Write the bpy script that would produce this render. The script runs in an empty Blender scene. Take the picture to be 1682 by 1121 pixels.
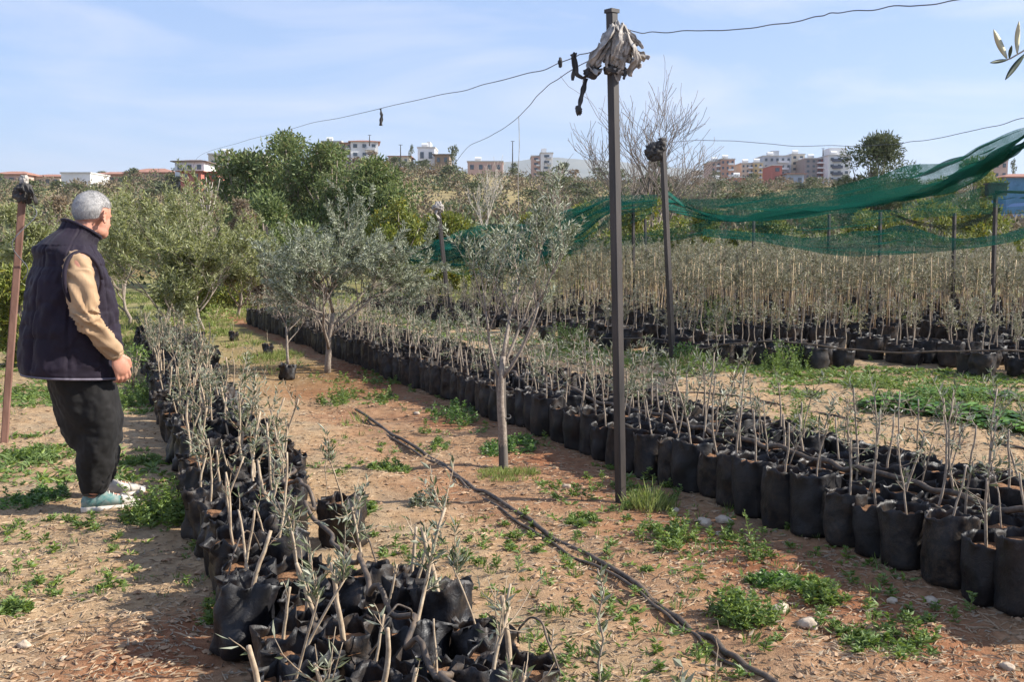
import bpy, math, random
import numpy as np
from mathutils import Vector, Matrix

scene = bpy.context.scene
COL = scene.collection
RAD = math.radians
F_PX = 1750.0
CAM_Z = 1.45
PITCH = math.atan((560.5 - 400.0) / F_PX)
CP, SP_ = math.cos(PITCH), math.sin(PITCH)


# ------------------------------------------------------------ layout helpers
def ray(px, py):
    a, b = (px - 841.0) / F_PX, (560.5 - py) / F_PX
    return np.array([a, CP + SP_ * b, -SP_ + CP * b])


def G(px, py, z=0.0):
    d = ray(px, py)
    t = (z - CAM_Z) / d[2]
    return np.array([d[0] * t, d[1] * t, z])


def P(px, py, Y):
    d = ray(px, py)
    t = Y / d[1]
    return np.array([d[0] * t, Y, CAM_Z + d[2] * t])


U_S = np.array([-0.385, 0.923])      # direction of the nursery rows
V_T = np.array([0.923, 0.385])       # across the rows


def ST(s, t):
    return U_S * s + V_T * t


# ------------------------------------------------------------ noise
def _hash(ix, iy, iz, seed):
    h = (ix * 374761393 + iy * 668265263 + iz * 2147483647 + seed * 1274126177) & 0xFFFFFFFF
    h = ((h ^ (h >> 13)) * 1274126177) & 0xFFFFFFFF
    h = ((h ^ (h >> 16)) * 2246822519) & 0xFFFFFFFF
    return ((h ^ (h >> 15)) & 0xFFFFFF) / float(0xFFFFFF)


def vnoise(x, y, z=0.0, seed=0):
    x, y, z = np.broadcast_arrays(np.asarray(x, float), np.asarray(y, float), np.asarray(z, float))
    fx, fy, fz = np.floor(x), np.floor(y), np.floor(z)
    ix, iy, iz = fx.astype(np.int64), fy.astype(np.int64), fz.astype(np.int64)
    ux, uy, uz = x - fx, y - fy, z - fz
    ux, uy, uz = [q * q * (3 - 2 * q) for q in (ux, uy, uz)]
    r = 0.0
    for dx in (0, 1):
        for dy in (0, 1):
            for dz in (0, 1):
                w = (ux if dx else 1 - ux) * (uy if dy else 1 - uy) * (uz if dz else 1 - uz)
                r = r + w * _hash(ix + dx, iy + dy, iz + dz, seed)
    return r * 2 - 1


def fbm(x, y, z=0.0, seed=0, octv=3):
    r, a, f = 0.0, 1.0, 1.0
    for k in range(octv):
        r = r + a * vnoise(np.asarray(x) * f, np.asarray(y) * f, np.asarray(z) * f, seed + k * 17)
        a *= 0.5
        f *= 2.1
    return r


def norm(v):
    v = np.asarray(v, float)
    return v / (np.linalg.norm(v, axis=-1, keepdims=True) + 1e-12)


# ------------------------------------------------------------ mesh builder
class MB:
    def __init__(self):
        self.v, self.f, self.n = [], [], 0

    def add(self, verts, *faces):
        verts = np.asarray(verts, float).reshape(-1, 3)
        for f in faces:
            f = np.asarray(f, np.int64)
            if f.ndim == 1:
                f = f[None, :]
            if len(f):
                self.f.append(f + self.n)
        self.v.append(verts)
        self.n += len(verts)

    def merge(self, other, R=None, T=None, S=1.0):
        if not other.v:
            return
        v = np.concatenate(other.v) * S
        if R is not None:
            v = v @ np.asarray(R).T
        if T is not None:
            v = v + np.asarray(T)
        self.add(v, *other.f)

    def loft(self, rings, cap=True, closed=True):
        rings = np.asarray(rings, float)
        R, n = rings.shape[:2]
        i = np.arange(R - 1)[:, None]
        j = np.arange(n if closed else n - 1)[None, :]
        j2 = (j + 1) % n
        q = np.stack([i * n + j, i * n + j2, (i + 1) * n + j2, (i + 1) * n + j], -1).reshape(-1, 4)
        fs = [q]
        if cap:
            fs.append(np.arange(n)[::-1])
            fs.append(np.arange(n) + (R - 1) * n)
        self.add(rings.reshape(-1, 3), *fs)

    def tube(self, path, rad, n=6, cap=True):
        path = np.asarray(path, float)
        m = len(path)
        rad = np.broadcast_to(np.asarray(rad, float), (m,))
        tan = norm(np.gradient(path, axis=0))
        ref = np.array([0.31, 0.17, 0.94]) if abs(tan[0, 2]) < 0.8 else np.array([0.95, 0.2, 0.1])
        u = norm(np.cross(tan[0], ref))
        us = []
        for t in tan:
            u = u - t * np.dot(u, t)
            u = norm(u)
            us.append(u)
        us = np.array(us)
        vs = np.cross(tan, us)
        a = np.arange(n) * 2 * math.pi / n
        rings = path[:, None] + rad[:, None, None] * (np.cos(a)[None, :, None] * us[:, None] + np.sin(a)[None, :, None] * vs[:, None])
        self.loft(rings, cap)

    def box(self, c, s, R=None):
        c, s = np.asarray(c, float), np.asarray(s, float) / 2
        v = np.array([[x, y, z] for x in (-1, 1) for y in (-1, 1) for z in (-1, 1)], float) * s
        if R is not None:
            v = v @ np.asarray(R).T
        self.add(v + c, [[0, 1, 3, 2], [4, 6, 7, 5], [0, 4, 5, 1], [2, 3, 7, 6], [0, 2, 6, 4], [1, 5, 7, 3]])

    def ell(self, c, r, R=None, nu=16, nv=10):
        th = np.linspace(0.001, math.pi - 0.001, nv)
        ph = np.arange(nu) * 2 * math.pi / nu
        v = np.stack([np.sin(th)[:, None] * np.cos(ph), np.sin(th)[:, None] * np.sin(ph), -np.cos(th)[:, None] * np.ones(nu)], -1) * np.asarray(r, float)
        if R is not None:
            v = v @ np.asarray(R).T
        self.loft(v + np.asarray(c, float))

    def leaves(self, pos, d, L, W, rng, fold=0.15):
        n = len(pos)
        if n == 0:
            return
        pos, d = np.asarray(pos, float), norm(d)
        L = np.broadcast_to(np.asarray(L, float), (n,))[:, None]
        W = np.broadcast_to(np.asarray(W, float), (n,))[:, None]
        side = norm(np.cross(d, rng.normal(size=(n, 3))))
        up = np.cross(side, d)
        mid = pos + d * L * 0.45
        v = np.stack([pos, mid + side * W / 2 + up * W * fold, pos + d * L - up * L * 0.08, mid - side * W / 2 + up * W * fold], 1)
        b = np.arange(n)[:, None] * 4
        self.add(v.reshape(-1, 3), np.concatenate([b + [0, 1, 2], b + [0, 2, 3]]))

    def build(self, name, mat, parent=None, smooth=True, loc=None):
        me = bpy.data.meshes.new(name)
        if self.v:
            v = np.concatenate(self.v).astype(np.float32)
            me.vertices.add(len(v))
            me.vertices.foreach_set('co', v.ravel())
            tot = np.concatenate([np.full(len(f), f.shape[1]) for f in self.f]).astype(np.int32)
            idx = np.concatenate([f.ravel() for f in self.f]).astype(np.int32)
            me.loops.add(len(idx))
            me.loops.foreach_set('vertex_index', idx)
            me.polygons.add(len(tot))
            st = np.concatenate([[0], np.cumsum(tot)[:-1]]).astype(np.int32)
            me.polygons.foreach_set('loop_start', st)
            me.polygons.foreach_set('loop_total', tot)
            me.polygons.foreach_set('use_smooth', np.full(len(tot), bool(smooth)))
            me.update(calc_edges=True)
            me.validate()
        if mat is not None:
            me.materials.append(mat)
        o = bpy.data.objects.new(name, me)
        COL.objects.link(o)
        o.parent = parent
        if loc is not None:
            o.location = loc
        return o


def tag(o, label=None, cat=None, group=None, kind=None):
    if label:
        o['label'] = label
    if cat:
        o['category'] = cat
    if group:
        o['group'] = group
    if kind:
        o['kind'] = kind
    return o


def thing(name, label, cat, loc=(0, 0, 0), rz=0.0, group=None):
    o = bpy.data.objects.new(name, None)
    COL.objects.link(o)
    o.empty_display_size = 0.1
    o.location = loc
    o.rotation_euler = (0, 0, rz)
    return tag(o, label, cat, group)


# ------------------------------------------------------------ materials
def nmat(name):
    m = bpy.data.materials.new(name)
    m.use_nodes = True
    nt = m.node_tree
    return m, nt, nt.nodes, nt.links, nt.nodes['Principled BSDF']


def noise_node(nt, scale, detail=4, rough=0.6, coord='Object', vec_scale=None):
    tc = nt.nodes.new('ShaderNodeTexCoord')
    n = nt.nodes.new('ShaderNodeTexNoise')
    n.inputs['Scale'].default_value = scale
    n.inputs['Detail'].default_value = detail
    n.inputs['Roughness'].default_value = rough
    src = tc.outputs[coord]
    if vec_scale:
        mp = nt.nodes.new('ShaderNodeMapping')
        mp.inputs['Scale'].default_value = vec_scale
        nt.links.new(src, mp.inputs[0])
        src = mp.outputs[0]
    nt.links.new(src, n.inputs['Vector'])
    return n


def ramp(nt, src, stops):
    r = nt.nodes.new('ShaderNodeValToRGB')
    el = r.color_ramp.elements
    while len(el) < len(stops):
        el.new(0.5)
    for e, (p, c) in zip(el, stops):
        e.position = p
        e.color = (*c, 1)
    nt.links.new(src, r.inputs[0])
    return r.outputs[0]


def bump(nt, bsdf, height, strength, dist=0.01):
    b = nt.nodes.new('ShaderNodeBump')
    b.inputs['Strength'].default_value = strength
    b.inputs['Distance'].default_value = dist
    nt.links.new(height, b.inputs['Height'])
    nt.links.new(b.outputs[0], bsdf.inputs['Normal'])


def simple(name, c1, c2, scale=20, rough=0.8, bs=0.3, bd=0.004, vec=None, spec=0.3, metal=0.0, coord='Object', sheen=0):
    m, nt, N, L, b = nmat(name)
    n = noise_node(nt, scale, 5, 0.65, coord, vec)
    L.new(ramp(nt, n.outputs[0], [(0.3, c1), (0.7, c2)]), b.inputs['Base Color'])
    b.inputs['Roughness'].default_value = rough
    b.inputs['Specular IOR Level'].default_value = spec
    b.inputs['Metallic'].default_value = metal
    if sheen:
        b.inputs['Sheen Weight'].default_value = sheen
    if bs:
        bump(nt, b, n.outputs[0], bs, bd)
    return m


def leafmat(name, c1, c2, under, trans=0.25, rough=0.5, nscale=1.5, c3=None, hue=0.5):
    """two-sided leaf: own colour above, paler beneath, varies leaf by leaf and twig by twig"""
    m, nt, N, L, b = nmat(name)
    g = N.new('ShaderNodeNewGeometry')
    n = noise_node(nt, nscale, 2, 0.5)
    mx = N.new('ShaderNodeMath')
    mx.operation = 'MULTIPLY_ADD'
    L.new(n.outputs[0], mx.inputs[0])
    mx.inputs[1].default_value = 0.9
    ms = N.new('ShaderNodeMath')
    ms.operation = 'MULTIPLY_ADD'
    L.new(g.outputs['Random Per Island'], ms.inputs[0])
    ms.inputs[1].default_value = 0.65
    ms.inputs[2].default_value = -0.28
    L.new(ms.outputs[0], mx.inputs[2])
    stops = [(0.25, c1), (0.75, c2)] if c3 is None else [(0.2, c1), (0.62, c2), (0.85, c3)]
    col = ramp(nt, mx.outputs[0], stops)
    mix = N.new('ShaderNodeMix')
    mix.data_type = 'RGBA'
    L.new(g.outputs['Backfacing'], mix.inputs[0])
    L.new(col, mix.inputs[6])
    mix.inputs[7].default_value = (*under, 1)
    L.new(mix.outputs[2], b.inputs['Base Color'])
    b.inputs['Roughness'].default_value = rough
    b.inputs['Specular IOR Level'].default_value = 0.35
    tr = N.new('ShaderNodeBsdfTranslucent')
    L.new(mix.outputs[2], tr.inputs[0])
    sh = N.new('ShaderNodeMixShader')
    sh.inputs[0].default_value = trans
    L.new(b.outputs[0], sh.inputs[1])
    L.new(tr.outputs[0], sh.inputs[2])
    L.new(sh.outputs[0], N['Material Output'].inputs[0])
    return m


M = {}
M['olive'] = leafmat('olive_leaf', (0.06, 0.075, 0.03), (0.16, 0.18, 0.085), (0.29, 0.30, 0.21), 0.2, 0.45)
M['olive_tree'] = leafmat('olive_tree_leaf', (0.09, 0.11, 0.05), (0.24, 0.26, 0.14), (0.38, 0.40, 0.29), 0.22, 0.45, 2.5)
M['olive_light'] = leafmat('pale_olive_leaf', (0.11, 0.13, 0.032), (0.28, 0.29, 0.085), (0.33, 0.34, 0.17), 0.3, 0.5)
M['evergreen'] = leafmat('evergreen_leaf', (0.06, 0.10, 0.028), (0.17, 0.22, 0.06), (0.2, 0.24, 0.09), 0.35, 0.5, 0.5, (0.26, 0.20, 0.09))
M['far_olive'] = leafmat('far_sapling_leaf', (0.12, 0.125, 0.05), (0.30, 0.275, 0.14), (0.33, 0.32, 0.22), 0.25, 0.5)
M['citrus'] = leafmat('citrus_leaf', (0.07, 0.10, 0.012), (0.21, 0.24, 0.028), (0.24, 0.26, 0.07), 0.3, 0.45, 0.9, (0.34, 0.26, 0.03))
M['scrubleaf'] = leafmat('scrub_leaf', (0.10, 0.075, 0.04), (0.21, 0.155, 0.09), (0.21, 0.17, 0.11), 0.2, 0.7, 0.08, (0.09, 0.115, 0.04))
M['hillgreen'] = leafmat('hill_leaf', (0.06, 0.075, 0.025), (0.15, 0.16, 0.055), (0.12, 0.14, 0.07), 0.2, 0.6, 0.3)
M['dryleaf'] = leafmat('dry_leaf', (0.14, 0.09, 0.05), (0.30, 0.22, 0.13), (0.3, 0.24, 0.17), 0.15, 0.8, 0.4)
M['weed'] = leafmat('weed_leaf', (0.075, 0.125, 0.018), (0.23, 0.31, 0.05), (0.2, 0.28, 0.09), 0.35, 0.5, 3)
M['grass'] = leafmat('grass_blade', (0.13, 0.20, 0.03), (0.27, 0.32, 0.07), (0.28, 0.32, 0.1), 0.35, 0.5, 2, (0.38, 0.33, 0.15))
M['broad'] = leafmat('broad_leaf', (0.045, 0.115, 0.018), (0.16, 0.29, 0.045), (0.17, 0.25, 0.09), 0.3, 0.35, 3)
M['bark'] = simple('olive_bark', (0.17, 0.13, 0.10), (0.36, 0.30, 0.24), 60, 0.9, 0.6, 0.01)
M['stick'] = simple('cut_stem', (0.27, 0.19, 0.12), (0.50, 0.40, 0.28), 35, 0.8, 0.5, 0.003)
M['greystick'] = simple('grey_stem', (0.20, 0.15, 0.11), (0.40, 0.33, 0.25), 35, 0.85, 0.5, 0.003)
M['cane'] = simple('bamboo_cane', (0.34, 0.24, 0.125), (0.54, 0.41, 0.235), 6, 0.6, 0.2, 0.002)
M['soil'] = simple('pot_soil', (0.16, 0.075, 0.035), (0.30, 0.16, 0.08), 45, 0.95, 0.9, 0.02)
M['darkmetal'] = simple('dark_painted_steel', (0.014, 0.011, 0.010), (0.06, 0.046, 0.038), 14, 0.55, 0.3, 0.002, (1, 1, 0.15), 0.5)
M['rustmetal'] = simple('rusty_steel', (0.13, 0.065, 0.045), (0.27, 0.15, 0.11), 16, 0.85, 0.4, 0.002, (1, 1, 0.2))
M['greywood'] = simple('weathered_stake', (0.05, 0.042, 0.036), (0.18, 0.155, 0.13), 22, 0.9, 0.7, 0.006, (1, 1, 0.08))
M['wire'] = simple('steel_wire', (0.06, 0.06, 0.065), (0.14, 0.14, 0.15), 8, 0.5, 0, spec=0.5)
M['rag'] = simple('weathered_rag', (0.20, 0.18, 0.165), (0.52, 0.47, 0.41), 26, 0.95, 0.6, 0.01)
M['darkrag'] = simple('dark_rag', (0.018, 0.018, 0.02), (0.10, 0.09, 0.08), 12, 0.8, 0.6, 0.01)
M['rubber'] = simple('black_hose', (0.018, 0.016, 0.015), (0.17, 0.12, 0.08), 18, 0.6, 0.3, 0.003, spec=0.4)
M['rock'] = simple('pale_stone', (0.34, 0.25, 0.17), (0.58, 0.49, 0.38), 18, 0.9, 0.7, 0.01)
M['straw'] = simple('dry_straw', (0.22, 0.14, 0.08), (0.55, 0.42, 0.28), 3, 0.9, 0)
M['clod'] = simple('earth_clod', (0.25, 0.145, 0.08), (0.46, 0.31, 0.19), 3, 0.95, 0.5, 0.01)


def bag_material():
    m, nt, N, L, b = nmat('black_polythene')
    n = noise_node(nt, 9, 4, 0.6)
    n2 = noise_node(nt, 60, 4, 0.7)
    col = ramp(nt, n.outputs[0], [(0.45, (0.008, 0.008, 0.010)), (0.66, (0.02, 0.018, 0.017)), (0.9, (0.10, 0.07, 0.045))])
    oi = N.new('ShaderNodeObjectInfo')
    dm = N.new('ShaderNodeMath')
    dm.operation = 'MULTIPLY'
    L.new(oi.outputs['Random'], dm.inputs[0])
    dn = noise_node(nt, 22, 6, 0.75)
    dr = N.new('ShaderNodeMapRange')
    dr.inputs[1].default_value = 0.42
    dr.inputs[2].default_value = 0.72
    L.new(dn.outputs[0], dr.inputs[0])
    L.new(dr.outputs[0], dm.inputs[1])
    dmx = N.new('ShaderNodeMix')
    dmx.data_type = 'RGBA'
    L.new(dm.outputs[0], dmx.inputs[0])
    L.new(col, dmx.inputs[6])
    dmx.inputs[7].default_value = (0.075, 0.05, 0.032, 1)
    L.new(dmx.outputs[2], b.inputs['Base Color'])
    L.new(ramp(nt, n.outputs[0], [(0.35, (0.33, 0.33, 0.33)), (0.7, (0.75, 0.75, 0.75))]), b.inputs['Roughness'])
    b.inputs['Specular IOR Level'].default_value = 0.36
    n2.inputs['Scale'].default_value = 24
    n2.inputs['Distortion'].default_value = 1.8
    bump(nt, b, n2.outputs[0], 0.45, 0.008)
    return m


M['bag'] = bag_material()


def net_material(name, col, dens):
    m, nt, N, L, b = nmat(name)
    n = noise_node(nt, 2.2, 3, 0.6, 'Object', (0.5, 1, 2.5))
    d = N.new('ShaderNodeBsdfDiffuse')
    d.inputs[0].default_value = (*col, 1)
    t = N.new('ShaderNodeBsdfTranslucent')
    t.inputs[0].default_value = (*col, 1)
    s1 = N.new('ShaderNodeMixShader')
    s1.inputs[0].default_value = 0.22
    L.new(d.outputs[0], s1.inputs[1])
    L.new(t.outputs[0], s1.inputs[2])
    tr = N.new('ShaderNodeBsdfTransparent')
    s2 = N.new('ShaderNodeMixShader')
    mr = N.new('ShaderNodeMapRange')
    mr.inputs[3].default_value = max(dens - 0.16, 0.05)
    mr.inputs[4].default_value = min(dens + 0.16, 0.97)
    mr.inputs[1].default_value = 0.3
    mr.inputs[2].default_value = 0.7
    L.new(n.outputs[0], mr.inputs[0])
    wv = noise_node(nt, 70, 2, 0.8)
    wm_ = N.new('ShaderNodeMath')
    wm_.operation = 'MULTIPLY_ADD'
    wm_.use_clamp = True
    L.new(wv.outputs[0], wm_.inputs[0])
    wm_.inputs[1].default_value = 1.5
    wm_.inputs[2].default_value = 0.25
    wm2 = N.new('ShaderNodeMath')
    wm2.operation = 'MULTIPLY'
    L.new(mr.outputs[0], wm2.inputs[0])
    L.new(wm_.outputs[0], wm2.inputs[1])
    L.new(wm2.outputs[0], s2.inputs[0])
    L.new(tr.outputs[0], s2.inputs[1])
    L.new(s1.outputs[0], s2.inputs[2])
    L.new(s2.outputs[0], N['Material Output'].inputs[0])
    return m


M['net'] = net_material('green_shade_net', (0.012, 0.100, 0.076), 0.70)
M['netlight'] = net_material('thin_green_net', (0.010, 0.095, 0.070), 0.42)
M['netblack'] = net_material('black_shade_net', (0.02, 0.03, 0.028), 0.7)


# ------------------------------------------------------------ ground
RIDGE_X = [-400, 0, 180, 300, 450, 620, 750, 900, 1000, 1150, 1400, 1682, 2100]
RIDGE_Y = [316, 310, 302, 299, 288, 280, 289, 300, 302, 308, 310, 320, 324]


def ground_z(x, y, fine=True):
    x, y = np.asarray(x, float), np.asarray(y, float)
    r = np.hypot(x, y)
    s = -0.385 * x + 0.923 * y
    t = 0.923 * x + 0.385 * y
    z = 0.0 * x
    if fine:
        near = np.clip(1.2 - r / 30.0, 0, 1)
        z = z + near * (0.018 * fbm(x * 1.7, y * 1.7, 0, 3, 2) + 0.009 * fbm(x * 7, y * 7, 0, 5, 3) + 0.004 * np.abs(fbm(x * 26, y * 26, 0, 9, 2)))
        z = z - near * 0.02 * np.exp(-((t - 2.05) / 0.16) ** 2)
    yy = np.clip(y, 1, 1e5)
    px = 841 + F_PX * x / yy
    ry = np.interp(px, RIDGE_X, RIDGE_Y)
    top = CAM_Z + 235 * (400 - ry) / F_PX
    k = np.clip((y - 45) / 190.0, 0, 1)
    prof = 0.30 * np.clip((y - 45) / 80, 0, 1) + 0.70 * np.clip((y - 118) / 112, 0, 1) ** 0.8
    far = np.clip((y - 245) / 120, 0, 1)
    hill = top * prof * (1 - 0.35 * far) + k * 0.6 * fbm(x * 0.06, y * 0.09, 0, 21, 3)
    z = z + np.where(y > 45, hill, 0)
    return z


def gz(x, y):
    return float(ground_z(np.array([x]), np.array([y]))[0])


def make_ground():
    ys = [-0.6]
    while ys[-1] < 4400:
        y = ys[-1]
        ys.append(y + (y + 1.2) * (0.0065 if y < 13 else 0.014 if y < 60 else 0.02))
    ys = np.array(ys)
    u = [0.0]
    while u[-1] < 2.6:
        u.append(u[-1] + (0.0055 if u[-1] < 0.6 else (u[-1] - 0.55) * 0.12))
    u = np.array(u)
    u = np.concatenate([-u[:0:-1], u])
    Y = np.repeat(ys[:, None], len(u), 1)
    X = u[None, :] * (Y + 1.2)
    Z = ground_z(X, Y)
    b = MB()
    b.loft(np.stack([X, Y, Z], -1)[:, ::-1], cap=False, closed=False)
    o = b.build('ground', None, smooth=True)
    m, nt, N, L, bs = nmat('dry_earth')
    a = N.new('ShaderNodeAttribute')
    a.attribute_name = 'soil'
    sep = N.new('ShaderNodeSeparateColor')
    L.new(a.outputs[0], sep.inputs[0])
    n1 = noise_node(nt, 1.1, 6, 0.62)
    n2 = noise_node(nt, 14, 6, 0.7)
    n3 = noise_node(nt, 110, 4, 0.7)
    base = ramp(nt, n2.outputs[0], [(0.28, (0.22, 0.130, 0.064)), (0.5, (0.37, 0.240, 0.128)), (0.72, (0.50, 0.350, 0.205))])
    red = ramp(nt, n2.outputs[0], [(0.3, (0.15, 0.055, 0.025)), (0.7, (0.34, 0.155, 0.075))])

    def mixc(f, A, B):
        q = N.new('ShaderNodeMix')
        q.data_type = 'RGBA'
        L.new(f, q.inputs[0])
        L.new(A, q.inputs[6])
        L.new(B, q.inputs[7])
        return q.outputs[2]

    ad = N.new('ShaderNodeMath')
    ad.operation = 'MULTIPLY_ADD'
    L.new(n1.outputs[0], ad.inputs[0])
    ad.inputs[1].default_value = 1.6
    ad.inputs[2].default_value = -0.95
    ad2 = N.new('ShaderNodeMath')
    ad2.operation = 'ADD'
    ad2.use_clamp = True
    L.new(ad.outputs[0], ad2.inputs[0])
    L.new(sep.outputs[0], ad2.inputs[1])
    c = mixc(ad2.outputs[0], base, red)
    ngr = noise_node(nt, 2.3, 7, 0.7)
    gf = N.new('ShaderNodeMapRange')
    gf.inputs[1].default_value = 0.44
    gf.inputs[2].default_value = 0.66
    gf.inputs[4].default_value = 0.75
    L.new(ngr.outputs[0], gf.inputs[0])
    c = mixc(gf.outputs[0], base, ramp(nt, n3.outputs[0], [(0.3, (0.14, 0.10, 0.062)), (0.6, (0.37, 0.295, 0.195))]))
    c = mixc(ad2.outputs[0], c, red)
    ng = noise_node(nt, 0.6, 8, 0.75)
    green = ramp(nt, ng.outputs[0], [(0.35, (0.14, 0.15, 0.04)), (0.55, (0.24, 0.21, 0.085)), (0.7, (0.36, 0.27, 0.15))])
    c = mixc(sep.outputs[1], c, green)
    L.new(c, bs.inputs['Base Color'])
    bs.inputs['Roughness'].default_value = 0.95
    bs.inputs['Specular IOR Level'].default_value = 0.15
    ad3 = N.new('ShaderNodeMath')
    ad3.operation = 'MULTIPLY_ADD'
    L.new(n3.outputs[0], ad3.inputs[0])
    ad3.inputs[1].default_value = 0.5
    L.new(n2.outputs[0], ad3.inputs[2])
    bump(nt, bs, ad3.outputs[0], 0.55, 0.03)
    o.data.materials.append(m)
    at = o.data.color_attributes.new('soil', 'FLOAT_COLOR', 'POINT')
    x, y = X[:, ::-1].ravel(), Y[:, ::-1].ravel()
    t = 0.923 * x + 0.385 * y
    s = -0.385 * x + 0.923 * y
    red = 0.30 * np.exp(-((t - 2.2) / 0.9) ** 2) * (s > 1) + 0.75 * np.exp(-((t - 2.95) / 0.55) ** 2) * (s > 1) + 0.3 * np.exp(-((t - 2.05) / 0.25) ** 2)
    for (px, py, r, am) in [(230, 1095, 0.45, 0.9), (340, 1040, 0.35, 0.6), (590, 612, 0.8, 0.9), (540, 640, 0.5, 0.5), (400, 1000, 0.25, 0.6), (1150, 760, 0.4, 0.4), (1330, 960, 0.5, 0.3)]:
        c0 = G(px, py)
        red = red + am * np.exp(-((x - c0[0]) ** 2 + (y - c0[1]) ** 2) / r ** 2)
    green = np.clip((y - 9) / 9, 0, 0.75) * (t < 2.8) + np.clip((y - 20) / 8, 0, 1)
    green = np.clip(green, 0, 1) * np.where(y > 45, 0.6, 1)
    cc = np.stack([np.clip(red, 0, 1.2), green, 0 * x, 1 + 0 * x], -1).astype(np.float32)
    at.data.foreach_set('color', cc.ravel())
    tag(o, 'sandy tan and reddish earth of the nursery', None, None, 'structure')
    return o


make_ground()


def far_hills():
    rng = np.random.default_rng(4)
    for (Y, pts, seed, nm) in ((3600, [(-900, 305), (300, 300), (700, 292), (820, 266), (880, 261), (940, 264), (1010, 268), (1120, 276), (1260, 292), (1700, 303), (2600, 300)], 3, 'mountains'),):
        n = 240
        px = np.linspace(-900, 2600, n)
        py = np.interp(px, [p[0] for p in pts], [p[1] for p in pts])
        X = (px - 841) / F_PX * Y
        top = CAM_Z + Y * (400 - py) / F_PX + 10 * fbm(X * 0.004, X * 0, 0, seed, 4)
        rows = []
        for k in np.linspace(0, 1, 14):
            yy = Y - 900 * (1 - k)
            rows.append(np.stack([X, yy + 0 * X, -20 + (top + 20) * k ** 0.8 + 14 * k * (1 - k) * fbm(X * 0.006, k * 5 + 0 * X, 0, 8, 3)], -1))
        rows.append(np.stack([X, Y + 1200 + 0 * X, 0 * X - 30], -1))
        b = MB()
        b.loft(np.array(rows), cap=False, closed=False)
        o = b.build(nm, simple('mountain_slope', (0.10, 0.11, 0.08), (0.17, 0.16, 0.11), 0.01, 0.95, 0))
        tag(o, 'bluish mountains far behind the town', None, None, 'structure')


far_hills()


# ------------------------------------------------------------ plants: generic growth
GROW_LO = [0.3, 0.3]


def grow(rng, p, d, L, r, lvl, nb, spread, up, wig, paths, tips, k=5, shrink=0.72):
    pts = [np.array(p, float)]
    d = norm(d)
    for i in range(k):
        d = norm(d + rng.normal(size=3) * wig + np.array([0, 0, up]))
        pts.append(pts[-1] + d * L / k)
    pts = np.array(pts)
    r1 = r * 0.55
    paths.append((pts, np.linspace(r, r1, k + 1), lvl))
    if lvl >= len(nb):
        tips.append(pts)
        return
    for j in range(nb[lvl]):
        t = 1.0 if j == 0 else rng.uniform(GROW_LO[0] if lvl == 0 else GROW_LO[1], 1.0)
        q = t * k
        i = min(int(q), k - 1)
        pp = pts[i] + (pts[i + 1] - pts[i]) * (q - i)
        nd = norm(d + norm(np.cross(d, rng.normal(size=3))) * spread * rng.uniform(0.6, 1.3))
        rr = (r + (r1 - r) * t) * (0.85 if j == 0 else 0.62)
        grow(rng, pp, nd, L * shrink * rng.uniform(0.75, 1.2), rr, lvl + 1, nb, spread, up, wig, paths, tips, k, shrink)


def tubes(paths, sides=(8, 6, 5, 4, 3, 3)):
    b = MB()
    for pts, rad, lvl in paths:
        b.tube(pts, np.maximum(rad, 0.0012), sides[min(lvl, len(sides) - 1)])
    return b


def leaf_tips(b, rng, tips, per, L, W, out=0.9, jit=0.01):
    pos, dr = [], []
    for pts in tips:
        n = max(2, int(per * rng.uniform(0.6, 1.4)))
        q = rng.uniform(0, len(pts) - 1.001, n)
        i = q.astype(int)
        a = pts[i] + (pts[i + 1] - pts[i]) * (q - i)[:, None]
        d = norm(pts[i + 1] - pts[i])
        side = norm(np.cross(d, rng.normal(size=(n, 3))))
        pos.append(a + rng.normal(size=(n, 3)) * jit)
        dr.append(norm(d * 0.8 + side * out))
    pos, dr = np.concatenate(pos), np.concatenate(dr)
    n = len(pos)
    b.leaves(pos, dr, L * rng.uniform(0.6, 1.25, n), W * rng.uniform(0.7, 1.2, n), rng)


def clump_crown(rng, clumps, per, L, W):
    """leaves scattered through lumpy clumps given as (centre, radius)"""
    b = MB()
    for c, r in clumps:
        n = max(8, int(per * r * r))
        u = norm(rng.normal(size=(n, 3)))
        k = 0.35 + 0.65 * rng.uniform(0, 1, n) ** 0.45
        lump = 1 + 0.35 * vnoise(u[:, 0] * 2.2 + c[0] * 3, u[:, 1] * 2.2 + c[1], u[:, 2] * 2.2, 7)
        pos = np.asarray(c) + u * (k * lump)[:, None] * r * np.array([1, 1, 0.85])
        d = norm(u + rng.normal(size=(n, 3)) * 0.8 + np.array([0, 0, 0.25]))
        b.leaves(pos, d, L * rng.uniform(0.6, 1.3, n), W * rng.uniform(0.7, 1.2, n), rng)
    return b


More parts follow.
